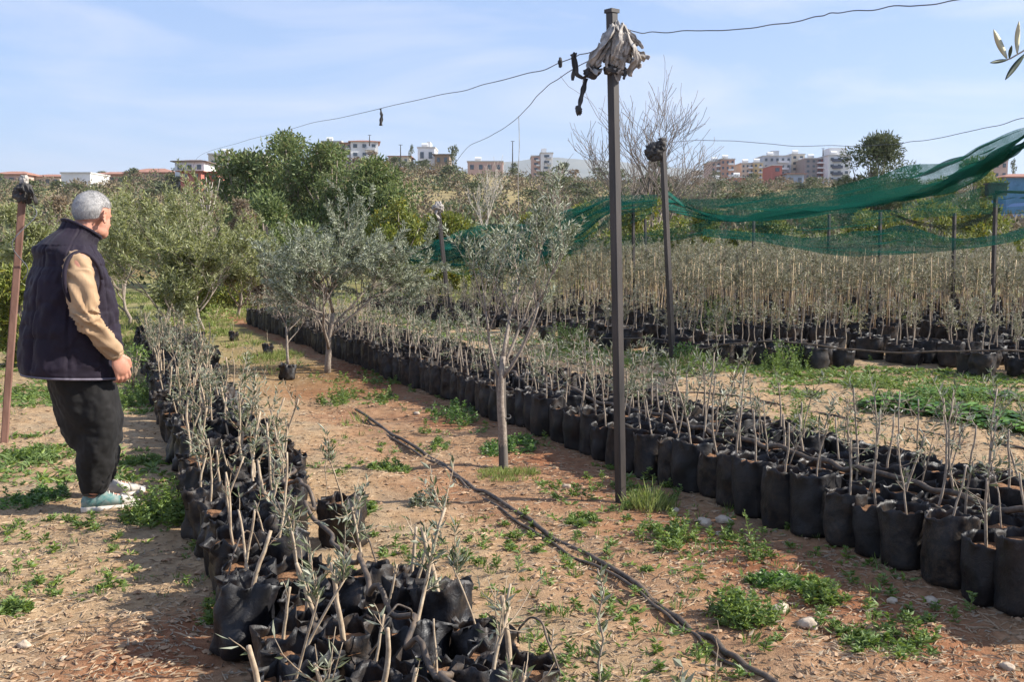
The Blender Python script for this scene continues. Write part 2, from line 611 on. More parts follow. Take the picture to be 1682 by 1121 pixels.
def crown_tree(name, label, cat, px, Y, top_py, w_px, seed, leaf, group=None, nclump=26, per=260, L=0.16, W=0.07, squash=1.0, base_low=0.25, spire=False, loc=None, H=None, Wd=None):
    rng = np.random.default_rng(seed)
    if loc is None:
        tp = P(px, top_py, Y)
        x0 = tp[0]
        g = gz(x0, Y)
        H = tp[2] - g
        Wd = w_px / F_PX * Y
        loc = (x0, Y, g)
    root = thing(name, label, cat, loc, 0, group)
    clumps = []
    for i in range(nclump):
        h = base_low + (1 - base_low) * rng.uniform(0, 1) ** 1.25
        prof = math.sin(math.pi * min(1, (h - base_low + 0.12) / (1.0 - base_low + 0.14))) ** 0.85 if not spire else (1.05 - h)
        rr = Wd / 2 * prof * math.sqrt(rng.uniform(0.05, 1))
        a = rng.uniform(0, 2 * math.pi)
        cr = Wd * rng.uniform(0.08, 0.19) * (0.6 if spire else 1)
        z = min(h * H, H - cr * 0.8)
        clumps.append((np.array([math.cos(a) * rr * 0.92, math.sin(a) * rr * 0.92, z]), cr))
    clumps.append((np.array([rng.uniform(-.1, .1) * Wd, 0, H - Wd * 0.12]), Wd * 0.13))
    b = MB()
    lean = rng.normal(size=2) * 0.03 * H
    pts = np.array([[0, 0, -0.1], [lean[0] * .5, lean[1] * .5, H * 0.3], [lean[0], lean[1], H * 0.75]])
    r0 = max(0.03, H * 0.022)
    b.tube(pts, [r0, r0 * 0.8, r0 * 0.3], 7)
    for c, r in clumps[::2]:
        z = c[2] * rng.uniform(0.35, 0.7)
        s = np.array([lean[0] * z / H, lean[1] * z / H, z])
        mid = (s + c) / 2 + np.array([0, 0, -0.04 * H])
        b.tube([s, mid, c], [r0 * 0.42, r0 * 0.3, r0 * 0.1], 4)
    b.build('trunk', M['bark'], root)
    clump_crown(rng, clumps, per / max(Wd * Wd / 16, 0.02) * 2.2, L, W).build('crown', leaf, root, smooth=False)
    return root


# trees between the nursery and the hill
CT = crown_tree
CT('broadleaf_tree', 'tall dark green tree with brownish top rising at the middle of the tree group', 'tree', 478, 36, 220, 185, 11, M['evergreen'], 'dark green trees behind the nursery', 64, 230)
CT('broadleaf_tree', 'dark green tree at the left end of the tree group, over the dry brush', 'tree', 402, 37, 250, 150, 12, M['evergreen'], 'dark green trees behind the nursery', 58, 230)
CT('broadleaf_tree', 'dark green tree just left of the white red-roofed block', 'tree', 545, 35, 236, 165, 13, M['evergreen'], 'dark green trees behind the nursery', 58, 230)
CT('broadleaf_tree', 'dense dark green tree below the white red-roofed block', 'tree', 612, 34, 260, 140, 14, M['evergreen'], 'dark green trees behind the nursery', 58, 230)
CT('broadleaf_tree', 'low dark tree at the foot of the tree group beside the net', 'tree', 432, 31, 320, 170, 15, M['evergreen'], 'dark green trees behind the nursery', 26, 420, base_low=0.05)
for i, (px, tp, w, Yq, lab) in enumerate([
        (655, 325, 110, 30, 'yellowish citrus tree at the right foot of the dark tree group'),
        (728, 352, 120, 31, 'yellow-green citrus tree behind the far thin pole'),
        (800, 372, 90, 33, 'small citrus tree just behind the left end of the green net'),
        (880, 352, 100, 33, 'citrus tree behind the thin staked olive tree'),
        (960, 338, 120, 32, 'citrus tree with orange tints left of the tall post'),
        (1075, 322, 130, 33, 'citrus tree between the tall post and the second post'),
        (1160, 348, 120, 32, 'citrus tree with orange tints right of the second post'),
        (1250, 352, 120, 34, 'citrus tree behind the net below the yellow block'),
        (1340, 350, 120, 33, 'dark citrus tree behind the net below the grey block'),
        (1430, 345, 130, 34, 'citrus tree behind the net below the round bushy tree'),
        (1530, 330, 130, 33, 'citrus tree behind the sagging black net'),
        (1625, 335, 120, 34, 'citrus tree behind the black box on its pole')]):
    CT('citrus_tree', lab, 'tree', px, Yq, tp, w, 40 + i, M['citrus'] if i not in (8,) else M['evergreen'], 'citrus trees behind the shade net', 24, 330, 0.13, 0.07, base_low=0.02)
CT('bushy_tree', 'round bushy olive-green tree beside the white block with dark balconies', 'tree', 1437, 48, 222, 135, 61, M['hillgreen'], None, 70, 300, 0.20, 0.06, base_low=0.35)
CT('bushy_tree', 'olive-green tree showing below the gathered end of the net', 'tree', 1600, 60, 262, 120, 62, M['citrus'], None, 28, 380, 0.2, 0.09)
CT('bushy_tree', 'small tree standing just behind the bare branching tree', 'tree', 1078, 75, 240, 60, 63, M['hillgreen'], None, 20, 380, 0.22, 0.09)

for i, (px, tp, w, Yq, lab, mt) in enumerate([
        (20, 338, 120, 24, 'olive-green shrub at the left edge behind the rusty pole', 'olive_light'),
        (92, 322, 120, 27, 'brownish shrub behind the head of the old man', 'dryleaf'),
        (60, 372, 120, 17, 'grey-green shrub behind the shoulder of the old man', 'olive_light'),
        (30, 440, 110, 12.5, 'dark leafy shrub low behind the rusty pole', 'citrus'),
        (150, 312, 100, 30, 'pale green shrub just above the head of the old man', 'olive_light'),
        (395, 330, 60, 28, 'brown dry shrub at the foot of the red-roofed house', 'dryleaf'),
        (340, 318, 90, 33, 'tan leafless shrub under the small red-roofed house', 'dryleaf'),
        (360, 390, 110, 24, 'yellow-green shrub between the pale olives and the dark trees', 'citrus'),
        (430, 430, 90, 24, 'brown undergrowth shrub at the far end of the long row', 'dryleaf'),
        (300, 395, 100, 21, 'bright green bush behind the far end of the near bed', 'citrus')]):
    CT('shrub', lab, 'shrub', px, Yq, tp, w, 80 + i, M[mt], 'shrubs behind the near bed', 22, 300, 0.11, 0.035, base_low=0.0)


# the olive trees among the rows, grown branch by branch
def olive_tree(name, label, base, H, seed, nb, spread, up, wig, r0, per, L, W, mat, first=0.3, shrink=0.72, group=None, lean=(0, 0), width=None, cx=None):
    rng = np.random.default_rng(seed)
    paths, tips = [], []
    grow(rng, (0, 0, -0.03), (lean[0], lean[1], 1), H * first, r0, 0, nb, spread, up, wig, paths, tips, 5, shrink)
    allp = np.concatenate([p[0] for p in paths])
    sc = H / np.percentile(allp[:, 2], 99.7)
    sx = sc
    if width:
        sx = width / (np.percentile(allp[:, 0], 98) - np.percentile(allp[:, 0], 2))
    S = np.array([sx, sx, sc])
    paths = [(p * S, r, l) for p, r, l in paths]
    tips = [t * S for t in tips]
    if cx is not None:
        tt = np.concatenate(tips)
        k0 = (cx - tt[:, 0].mean()) / tt[:, 2].mean()
        k1 = -tt[:, 1].mean() / tt[:, 2].mean()
        sh = lambda p: p + np.stack([p[:, 2] * k0, p[:, 2] * k1, 0 * p[:, 2]], 1)
        paths = [(sh(p), r, l) for p, r, l in paths]
        tips = [sh(t) for t in tips]
    root = thing(name, label, 'tree', (base[0], base[1], gz(base[0], base[1])), 0, group)
    tubes(paths).build('trunk', M['bark'], root)
    b = MB()
    leaf_tips(b, rng, tips, per, L, W)
    b.build('crown', mat, root, smooth=False)
    return root


g = G(538, 612)
olive_tree('olive_tree', 'broad silvery olive tree with forked trunk beside the long row', g, 1.98, 5, (6, 5, 4, 3), 0.9, 0.05, 0.10, 0.040, 84, 0.052, 0.013, M['olive_tree'], 0.20, 0.74, lean=(0.12, 0), width=1.75, cx=0.13)
GROW_LO[0] = 0.72
g = G(828, 768)
olive_tree('olive_tree', 'slim sparse olive tree tied to a grey stake', g + np.array([0.0, 0.02, 0]), 1.92, 8, (4, 4, 3, 3), 0.6, 0.12, 0.07, 0.033, 24, 0.044, 0.010, M['olive_tree'], 0.42, 0.68, width=0.62, cx=0.12)
GROW_LO[0] = 0.3
for i, (px, Y, tp, w, sd, lab) in enumerate([
        (258, 16.5, 282, 1.7, 21, 'feathery pale olive tree with shoots reaching above the skyline'),
        (330, 18.0, 330, 1.7, 22, 'pale green olive tree right of the feathery olive tree'),
        (205, 19.0, 312, 1.8, 23, 'pale green olive tree behind the chest of the old man'),
        (385, 21.0, 385, 1.3, 24, 'small pale olive tree at the far end of the near bed'),
        (295, 14.5, 372, 1.4, 25, 'low pale olive tree standing over the near bed')]):
    t = P(px, tp, Y)
    olive_tree('olive_tree', lab, (t[0], Y), t[2], sd, (5, 4, 4, 3), 0.55, 0.16, 0.12, 0.035, 34, 0.08, 0.022, M['olive_light'], 0.16, 0.78, 'pale olive trees', width=w)
g = G(473, 622)
# small potted tree: pot, soil, trunk, crown
rt = thing('potted_tree', 'small nearly leafless tree in a dark pot left of the silvery olive', 'tree', (g[0], g[1], gz(g[0], g[1])))
rng = np.random.default_rng(31)
pa, ti = [], []
grow(rng, (0, 0, 0.15), (0.05, 0, 1), 0.42, 0.017, 0, (4, 3, 3), 0.8, 0.1, 0.1, pa, ti, 5, 0.72)
tubes(pa).build('trunk', M['bark'], rt)
b = MB()
leaf_tips(b, rng, ti, 5, 0.04, 0.011)
b.build('crown', M['dryleaf'], rt, smooth=False)


# ------------------------------------------------------------ bags and seedlings
def bag_mesh(rng, R, H, wrinkle=1.0, peaks=1.0, nth=48):
    """thin plastic bag: outside wall, ragged folded rim, inside wall down to the soil"""
    th = np.arange(nth) * 2 * math.pi / nth
    sd = int(rng.integers(1, 10000))
    soil = H * rng.uniform(0.80, 0.9)
    zs = np.concatenate([[0, 0.01], np.linspace(0.03, soil, 9), np.linspace(soil + 0.006, H, 4)])
    phase = rng.uniform(0, 6.28, 4)
    rimh = H + 0.028 * peaks * vnoise(np.cos(th) * 1.6, np.sin(th) * 1.6, sd * 0.37, 5) + 0.02 * peaks * vnoise(np.cos(th) * 5, np.sin(th) * 5, sd * 0.11, 6)
    if peaks > 1.2:
        k0 = rng.uniform(0, 6.28)
        rimh = rimh + 0.05 * peaks * np.exp(-((np.angle(np.exp(1j * (th - k0)))) / 0.45) ** 2)
    outer = []
    for z in zs:
        k = z / H
        r = R * (0.93 + 0.08 * math.sin(min(1, k * 1.3) * 2.2)) * (0.86 if z == 0 else 1)
        fold = (0.018 * np.sin(3 * th + phase[0] + 3 * k) + 0.012 * np.sin(5 * th + phase[1] - 5 * k)) * wrinkle
        nn = 0.11 * wrinkle * fbm(np.cos(th) * 1.8 + sd, np.sin(th) * 1.8, z * 13, 3, 3) * R
        rr = r + fold * 0.35 + nn
        zz = np.full(nth, z)
        if z > soil:
            q = (z - soil) / (H - soil)
            rr = rr * (1 + q * 0.10 * wrinkle * vnoise(np.cos(th) * 2.5, np.sin(th) * 2.5, sd * 0.7, 8)) + q * 0.012 * wrinkle * np.sin(9 * th + phase[2])
            zz = soil + (rimh - soil) * q
        outer.append(np.stack([np.cos(th) * rr, np.sin(th) * rr, zz], -1))
    # rolled over rim and inner wall
    top = outer[-1]
    rad = top[:, :2]
    roll = 0.010 + 0.018 * np.clip(vnoise(np.cos(th) * 2, np.sin(th) * 2, sd * 0.2, 9), 0, 1)[:, None] * peaks
    inner = []
    inner.append(np.concatenate([rad * 0.985, top[:, 2:3] + 0.001], 1))
    for q in (0.7, 0.35, 0.0):
        zz = soil - 0.004 + (top[:, 2] - soil) * q
        inner.append(np.concatenate([outer[10][:, :2] * (0.965 + 0.0 * q) * (1 - q) + rad * 0.97 * q, zz[:, None]], 1))
    b = MB()
    b.loft(np.array(outer + inner), cap=False)
    b.add(outer[0], np.arange(nth)[::-1])
    ring = outer[10][:, :2] * 0.975
    s = MB()
    rs = []
    for q in (1.0, 0.75, 0.5, 0.25, 0.03):
        xy = ring * q
        z = soil - 0.006 + 0.014 * vnoise(xy[:, 0] * 30, xy[:, 1] * 30, sd, 4) * (q < 1) + 0.008 * (1 - q)
        rs.append(np.concatenate([xy, z[:, None]], 1))
    s.loft(np.array(rs), cap=False)
    s.add(rs[-1], np.arange(nth))
    return b, s, soil


def seedling_mesh(rng, z0, H, kind):
    """stem and foliage of a cutting; kind: bare, tuft, leafy, twiggy"""
    stem, fol = MB(), MB()
    lean = rng.normal(size=2) * 0.13
    d = norm([lean[0], lean[1], 1])
    pts = [np.array([rng.uniform(-.015, .015), rng.uniform(-.015, .015), z0 - 0.03])]
    n = 7
    for i in range(n):
        d = norm(d + rng.normal(size=3) * 0.07 + np.array([0, 0, 0.05]))
        pts.append(pts[-1] + d * (H + 0.03) / n)
    pts = np.array(pts)
    r = rng.uniform(0.0045, 0.0085) * (1.15 if kind == 'bare' else 0.9)
    stem.tube(pts, np.linspace(r, r * 0.68, n + 1), 6)
    tips = []
    nt = {'bare': 1, 'tuft': 5, 'leafy': 10, 'twiggy': 8}[kind]
    for j in range(nt):
        q = rng.uniform(0.35 if kind != 'tuft' else 0.75, 0.99) * n
        i = int(q)
        p = pts[i] + (pts[min(i + 1, n)] - pts[i]) * (q - i)
        L = rng.uniform(0.06, 0.17) * (0.8 if kind == 'bare' else 1.0)
        dd = norm(rng.normal(size=3) * 0.8 + np.array([0, 0, 0.9]))
        tp = [p]
        for k in range(4):
            dd = norm(dd + np.array([0, 0, 0.12]) + rng.normal(size=3) * 0.1)
            tp.append(tp[-1] + dd * L / 4)
        tp = np.array(tp)
        stem.tube(tp, np.linspace(0.0022, 0.001, 5), 3)
        tips.append(tp)
    per = {'bare': 3, 'tuft': 13, 'leafy': 11, 'twiggy': 4}[kind]
    leaf_tips(fol, rng, tips, per, 0.042, 0.010, 0.8, 0.002)
    return stem, fol


def copy_tree(o, parent=None):
    c = o.copy()
    COL.objects.link(c)
    c.parent = parent
    for ch in o.children:
        copy_tree(ch, c)
    return c


ORD = ['zeroth', 'first', 'second', 'third', 'fourth', 'fifth', 'sixth', 'seventh', 'eighth', 'ninth', 'tenth', 'eleventh', 'twelfth', 'thirteenth', 'fourteenth', 'fifteenth', 'sixteenth', 'seventeenth', 'eighteenth', 'nineteenth']
TENS = {20: 'twent', 30: 'thirt', 40: 'fort', 50: 'fift', 60: 'sixt'}


def ordinal(n):
    if n < 20:
        return ORD[n]
    t = n // 10 * 10
    return TENS[t] + 'ieth' if n == t else TENS[t] + 'y-' + ORD[n - t]


def seedling_protos(seed, n, R, H, kinds, hs, wr, pk, stick):
    out = []
    for i in range(n):
        rng = np.random.default_rng(seed + i)
        k = kinds[i % len(kinds)]
        bm, sm, z0 = bag_mesh(rng, R * rng.uniform(0.92, 1.07), H * rng.uniform(0.90, 1.10), wr, pk)
        st, fo = seedling_mesh(rng, z0, rng.uniform(*hs) * (1.1 if k != 'bare' else 0.85), k)
        out.append((k, bm, sm, st, fo, stick))
    return out


def materialise(pr, name):
    k, bm, sm, st, fo, stick = pr
    root = thing(name, 'x x x x', 'potted seedling')
    bm.build('grow_bag', M['bag'], root)
    sm.build('soil', M['soil'], root)
    st.build('stem', M[stick], root)
    fo.build('foliage', M['olive'], root, smooth=False)
    return root


def place_bed(name, protos, spots, far_spots, stuff_name, stuff_label, group):
    roots = [None] * len(protos)
    for (x, y, rz, sc, tilt, vi, lab, grp) in spots:
        vi %= len(protos)
        if roots[vi] is None:
            roots[vi] = materialise(protos[vi], name)
            o = roots[vi]
        else:
            o = copy_tree(roots[vi])
        o.location = (x, y, gz(x, y) - 0.004)
        o.rotation_euler = (tilt[0], tilt[1], rz)
        o.scale = (sc, sc, sc)
        o['label'] = lab
        o['group'] = grp or group
    if far_spots:
        bb = [MB(), MB(), MB(), MB()]
        for (x, y, rz, sc, vi) in far_spots:
            pr = protos[vi % len(protos)]
            c, s = math.cos(rz), math.sin(rz)
            R = np.array([[c, -s, 0], [s, c, 0], [0, 0, 1]])
            for k in range(4):
                bb[k].merge(pr[1 + k], R, (x, y, gz(x, y)), sc)
        # one object for the far end of the bed
        me_parts = []
        for k, (nm, mt) in enumerate((('grow_bags', M['bag']), ('soil', M['soil']), ('stems', M[protos[0][5]]), ('foliage', M['olive']))):
            me_parts.append((bb[k], mt))
        tot = MB()
        mats, mi = [], []
        for k, (q, mt) in enumerate(me_parts):
            nf = sum(len(f) for f in q.f)
            tot.merge(q)
            mats.append(mt)
            mi.append(np.full(nf, k))
        o = tot.build(stuff_name, None, smooth=False)
        for mt in mats:
            o.data.materials.append(mt)
        mi = np.concatenate(mi).astype(np.int32)
        if len(mi) == len(o.data.polygons):
            o.data.polygons.foreach_set('material_index', mi)
        tag(o, stuff_label, None, None, 'stuff')


rng = np.random.default_rng(77)
KW = {'bare': 'bare-stemmed', 'tuft': 'tufted', 'leafy': 'leafy', 'twiggy': 'twiggy'}
# --- the long right-hand row, five lines of bags
pr_right = seedling_protos(300, 12, 0.110, 0.275, ['twiggy', 'bare', 'leafy', 'twiggy', 'bare', 'tuft'], (0.24, 0.44), 0.65, 0.75, 'greystick')
POST = G(1020, 826)
s_post = float(np.dot(POST[:2], U_S))
near, farr = [], []
LINE = ['front', 'second', 'third', 'fourth', 'back']
ds = 0.213
for j in range(5):
    k_lo, k_hi = int(round((2.1 - s_post) / ds)), int(round((19.4 - s_post) / ds))
    for k in range(k_lo, k_hi):
        s = s_post + (k + 0.5) * ds + (0.08 if j % 2 else 0) + rng.normal() * 0.012
        t0 = 3.42 - 0.022 * (s - 3)
        t = t0 + j * 0.225 + rng.normal() * (0.018 if j == 0 else 0.03)
        if j >= 3 and rng.random() < 0.18:
            continue
        x, y = ST(s, t)
        if y < 1.2 or (841 + F_PX * x / y) > 1850:
            continue
        rz, sc, vi = rng.uniform(0, 6.28), rng.uniform(0.94, 1.08), int(rng.integers(0, 12))
        if s < 8.9:
            n = k if k >= 0 else -k
            num = (k + 1) if k >= 0 else -k
            rel = 'beyond' if k >= 0 else 'before'
            lab = f"{KW[pr_right[vi][0]]} cutting in black bag, {ordinal(num)} {rel} the tall post in the {LINE[j]} line"
            near.append((x, y, rz, sc, (rng.normal() * 0.03, rng.normal() * 0.03), vi, lab, None))
        else:
            farr.append((x, y, rz, sc, vi))
place_bed('bagged_cutting', pr_right, near, farr, 'bagged_cuttings_far', 'far end of the long row of black bags with grey twiggy cuttings', 'bagged cuttings of the long row')
N_RIGHT = len(near)

# --- the near left-hand bed
pr_left = seedling_protos(500, 14, 0.098, 0.25, ['bare', 'tuft', 'bare', 'leafy', 'bare', 'twiggy', 'bare'], (0.17, 0.35), 1.5, 1.2, 'stick')
near, farr = [], []
LL = ['left', 'middle', 'right', 'outermost']
dl = 0.208
cnt = [0, 0, 0, 0]
for j in range(4):
    for k in range(66):
        s = 2.45 + (k + (0.45 if j % 2 else 0)) * dl + rng.normal() * 0.035
        t = 0.555 + 0.036 * max(0, s - 3.5) + j * 0.198 + rng.normal() * 0.03
        x, y = ST(s, t)
        drop = 0.05
        if j == 3:
            drop = 0.05 if s < 3.8 else 0.97
        if j == 2 and 3.9 < s < 5.3:
            drop = 0.8
        elif j == 2 and 5.3 < s < 8.0:
            drop = 0.2
        if rng.random() < drop:
            continue
        rz, sc, vi = rng.uniform(0, 6.28), rng.uniform(0.88, 1.12), int(rng.integers(0, 14))
        if s > 6 and rng.random() < 0.15:
            vi = int(rng.choice([3, 5, 6, 10, 12, 13]))
        tilt = (rng.normal() * 0.12, rng.normal() * 0.12)
        cnt[j] += 1
        if s < 11.6:
            lab = f"{KW[pr_left[vi][0]]} cutting in crumpled black bag, {ordinal(cnt[j])} from the near end in the {LL[j]} line"
            near.append((x, y, rz, sc, tilt, vi, lab, None))
        else:
            farr.append((x, y, rz, sc, vi))
for sp in near:
    pass
place_bed('crumpled_bag_cutting', pr_left, near, farr, 'crumpled_bag_cuttings_far', 'far end of the near bed of crumpled bags with grey cuttings', 'crumpled bags of the near bed')
N_LEFT = len(near)

# pot of the small tree, and a lone bag beyond it
bm, sm, z0 = bag_mesh(np.random.default_rng(9), 0.085, 0.16, 1.5, 1.2)
bm.build('pot', M['bag'], rt)
sm.build('soil', M['soil'], rt)
for (px, py, lab) in ((384, 560, 'lone dark bag with a thin shoot on the grass beyond the potted tree'), (440, 583, 'lone thin sapling on the grass just left of the potted tree')):
    g = G(px, py)
    q = materialise(pr_left[4], 'bagged_cutting')
    q.location = (g[0], g[1], gz(g[0], g[1]))
    q.scale = (0.72, 0.72, 0.62)
    q['label'] = lab


# --- tall caned saplings of the far beds
def tall_proto(seed, cane=True, hr=(1.05, 1.28), nb=27):
    r = np.random.default_rng(seed)
    bm, sm, z0 = bag_mesh(r, 0.14, 0.25, 1.0, 0.9, 28)
    H = r.uniform(*hr)
    stem, fol, cn = MB(), MB(), MB()
    lean = r.normal(size=2) * 0.035
    pts = np.array([[lean[0] * q * H + 0.012 * math.sin(q * 9 + seed), lean[1] * q * H + 0.012 * math.cos(q * 8), z0 - 0.03 + q * (H - z0 * 0.2)] for q in np.linspace(0, 1, 9)])
    stem.tube(pts, np.linspace(0.009, 0.004, 9), 5)
    tips = []
    for j in range(nb):
        q = r.uniform(0.45, 1.0) * 8
        i = min(int(q), 7)
        p = pts[i] + (pts[i + 1] - pts[i]) * (q - i)
        dd = norm(r.normal(size=3) * 0.7 + np.array([0, 0, 0.8]))
        L = r.uniform(0.10, 0.28) * (1.15 - 0.5 * q / 8)
        tp = [p]
        for k in range(3):
            dd = norm(dd + np.array([0, 0, 0.15]) + r.normal(size=3) * 0.1)
            tp.append(tp[-1] + dd * L / 3)
        tp = np.array(tp)
        stem.tube(tp, np.linspace(0.0025, 0.0012, 4), 3)
        tips.append(tp)
    leaf_tips(fol, r, tips, 10, 0.055, 0.014, 0.8, 0.006)
    if cane:
        cl = r.normal(size=2) * 0.04
        cn.tube([[0.02, 0.01, z0 - 0.05], [0.02 + cl[0], 0.01 + cl[1], z0 + H * r.uniform(0.72, 0.98)]], [0.0085, 0.0075], 6)
    return bm, sm, stem, fol, cn


talls = [tall_proto(700 + i) for i in range(9)] + [tall_proto(760 + i, False, (0.35, 0.85), 9) for i in range(7)]
FRONT = np.array([(-3.2, 23.5), (-1.75, 20.3), (0.6, 15.6), (1.6, 13.7), (2.6, 12.5), (4.4, 11.7), (6.2, 11.0), (9, 10.2)])


def y_front(x):
    return float(np.interp(x, FRONT[:, 0], FRONT[:, 1]))


spots = []
for j in range(44):
    for k in range(-10, 70):
        t = 6.3 + j * 0.33 + rng.normal() * 0.04
        s = 4.0 + k * 0.31 + rng.normal() * 0.05
        # lanes between the beds
        if j % 9 in (7, 8):
            continue
        x, y = ST(s, t)
        yf = y_front(x)
        if y < yf + 0.1 or y > 29.5 or x < -3.5 or abs(x / y) > 0.54:
            continue
        if rng.random() < 0.14:
            continue
        wob = 0.35 * math.sin(x * 1.3)
        if yf + 2.7 + wob < y < yf + 3.7 + wob and x > 0:
            continue
        young = y < yf + 3.0 + wob or rng.random() < 0.05 or 841 + F_PX * x / y < 900 + 60 * rng.normal()
        if young and rng.random() < 0.16:
            continue
        lowleft = 841 + F_PX * x / y < 930
        spots.append((y + rng.normal() * 0.04, x, rng.uniform(0, 6.28), rng.uniform(0.80, 1.12) * (0.78 if lowleft else 1), int(rng.integers(9, 16)) if young else int(rng.integers(0, 9))))
spots.sort()
protos = []
for i, (bm, sm, st, fo, cn) in enumerate(talls):
    r0 = thing('caned_sapling' if i < 9 else 'young_sapling', 'x', 'sapling')
    bm.build('pot', M['bag'], r0)
    sm.build('soil', M['soil'], r0)
    st.build('stem', M['greystick'], r0)
    fo.build('foliage', M['far_olive'], r0, smooth=False)
    if cn.v:
        cn.build('cane', M['cane'], r0)
    protos.append(r0)
used = set()
front_ct = 0
nind = 0
rest = []
pole2 = G(1105, 598)
front_idx = {}
fr = sorted([(x, i) for i, (y, x, *_q) in enumerate(spots) if y < y_front(x) + 0.42 and x > 1.0])
for rank, (x, i) in enumerate(fr):
    front_idx[i] = rank
for i, (y, x, rz, sc, vi) in enumerate(spots):
    if nind >= 300:
        rest.append((x, y, rz, sc, vi))
        continue
    nind += 1
    o = protos[vi] if vi not in used else copy_tree(protos[vi])
    used.add(vi)
    o.location = (x, y, gz(x, y))
    o.rotation_euler = (0, 0, rz)
    o.scale = (sc, sc, sc)
    yg = vi >= 9
    o['group'] = 'short saplings without canes in the far beds' if yg else 'caned saplings of the far beds'
    if i in front_idx:
        nth = front_idx[i] - sum(1 for xx, ii in fr if xx < pole2[0]) + 1
        side = 'right' if nth > 0 else 'left'
        nth = nth if nth > 0 else 1 - nth
        o['label'] = f"{'short' if yg else 'caned'} sapling on the far beds' front edge, {ordinal(nth)} {side} of the second post"
    else:
        o['label'] = 'short olive sapling without a cane among the first lines of the far beds' if yg else 'slender olive sapling tied to a tan cane deep in the crowded far beds'
if rest:
    bb = [MB() for _ in range(5)]
    for (x, y, rz, sc, vi) in rest:
        c, s = math.cos(rz), math.sin(rz)
        R = np.array([[c, -s, 0], [s, c, 0], [0, 0, 1]])
        z = gz(x, y)
        for k in range(5):
            bb[k].merge(talls[vi][k], R, (x, y, z), sc)
    tot = MB()
    mi = []
    for k in range(5):
        tot.merge(bb[k])
        mi.append(np.full(sum(len(f) for f in bb[k].f), k))
    o = tot.build('saplings_far', None, smooth=False)
    for k in ('bag', 'soil', 'greystick', 'far_olive', 'cane'):
        o.data.materials.append(M[k])
    mi = np.concatenate(mi).astype(np.int32)
    if len(mi) == len(o.data.polygons):
        o.data.polygons.foreach_set('material_index', mi)
    tag(o, 'mass of caned olive saplings filling the back of the far beds', None, None, 'stuff')
print('COUNTS right', N_RIGHT, 'left', N_LEFT, 'tall', len(spots), 'rest', len(rest))


# ------------------------------------------------------------ posts, rags, wires
def square_tube(path, w, rz, wall_cap=True):
    """square hollow-section post along a path"""
    b = MB()
    path = np.asarray(path, float)
    c, s = math.cos(rz), math.sin(rz)
    h = w / 2
    bev = w * 0.12
    prof = np.array([(-h + bev, -h), (h - bev, -h), (h, -h + bev), (h, h - bev), (h - bev, h), (-h + bev, h), (-h, h - bev), (-h, -h + bev)])
    prof = prof @ np.array([[c, s], [-s, c]])
    rings = [np.concatenate([p[:2] + prof, np.full((8, 1), p[2])], 1) for p in path]
    b.loft(np.array(rings))
    return b


def ribbon(pts, w, rng, thick=0.003, fold=0.5):
    """strip of cloth along pts, with twisting cross-wise folds and real thickness"""
    pts = np.asarray(pts, float)
    m = 22
    q = np.linspace(0, len(pts) - 1, m)
    path = np.stack([np.interp(q, np.arange(len(pts)), pts[:, k]) for k in range(3)], 1)
    tan = norm(np.gradient(path, axis=0))
    n = 9
    ph = rng.uniform(0, 6)
    rings = []
    for i in range(m):
        a = norm(np.cross(tan[i], [0.2, 0.9, 0.3]))
        bb = np.cross(tan[i], a)
        ang = ph + i * 0.12
        u = a * math.cos(ang) + bb * math.sin(ang)
        v = np.cross(tan[i], u)
        ww = w * (1 + 0.25 * math.sin(i * 0.9 + ph))
        k = np.linspace(-0.5, 0.5, n)
        off = fold * w * 0.35 * np.sin(k * 11 + ph + i * 0.3)
        line = path[i] + u * (k * ww)[:, None] + v * off[:, None]
        back = line[::-1] - v * thick
        rings.append(np.concatenate([line, back]))
    b = MB()
    b.loft(np.array(rings))
    return b


def crumple(c, r, seed, amp=0.35, nu=40, nv=28, fr=3.0):
    """bundled cloth: closed lump with sharp pleats"""
    b = MB()
    b.ell((0, 0, 0), (1, 1, 1), None, nu, nv)
    v = np.concatenate(b.v)
    n = 1 - np.abs(fbm(v[:, 0] * fr, v[:, 1] * fr, v[:, 2] * fr * 0.55, seed, 3))
    m = fbm(v[:, 0] * 1.2, v[:, 1] * 1.2, v[:, 2] * 1.2, seed + 5, 2)
    v = v * (1 + amp * (n - 0.75) + 0.3 * m)[:, None] * np.asarray(r) + np.asarray(c)
    b.v = [v]
    return b


def post_thing(name, label, base, top, w, rz, mat, cap=True):
    root = thing(name, label, 'post', (base[0], base[1], gz(base[0], base[1])))
    loc = np.array([base[0], base[1], gz(base[0], base[1])])
    d = top - loc
    path = [(0, 0, -0.05)] + [tuple(d * q) for q in np.linspace(0.2, 1, 5)]
    square_tube(path, w, rz).build('shaft', mat, root, smooth=False)
    if cap:
        bb = MB()
        bb.box(d + np.array([0, 0, 0.012]), (w * 1.18, w * 1.18, 0.02), Matrix.Rotation(rz, 3, 'Z'))
        bb.build('cap', mat, root, smooth=False)
    return root


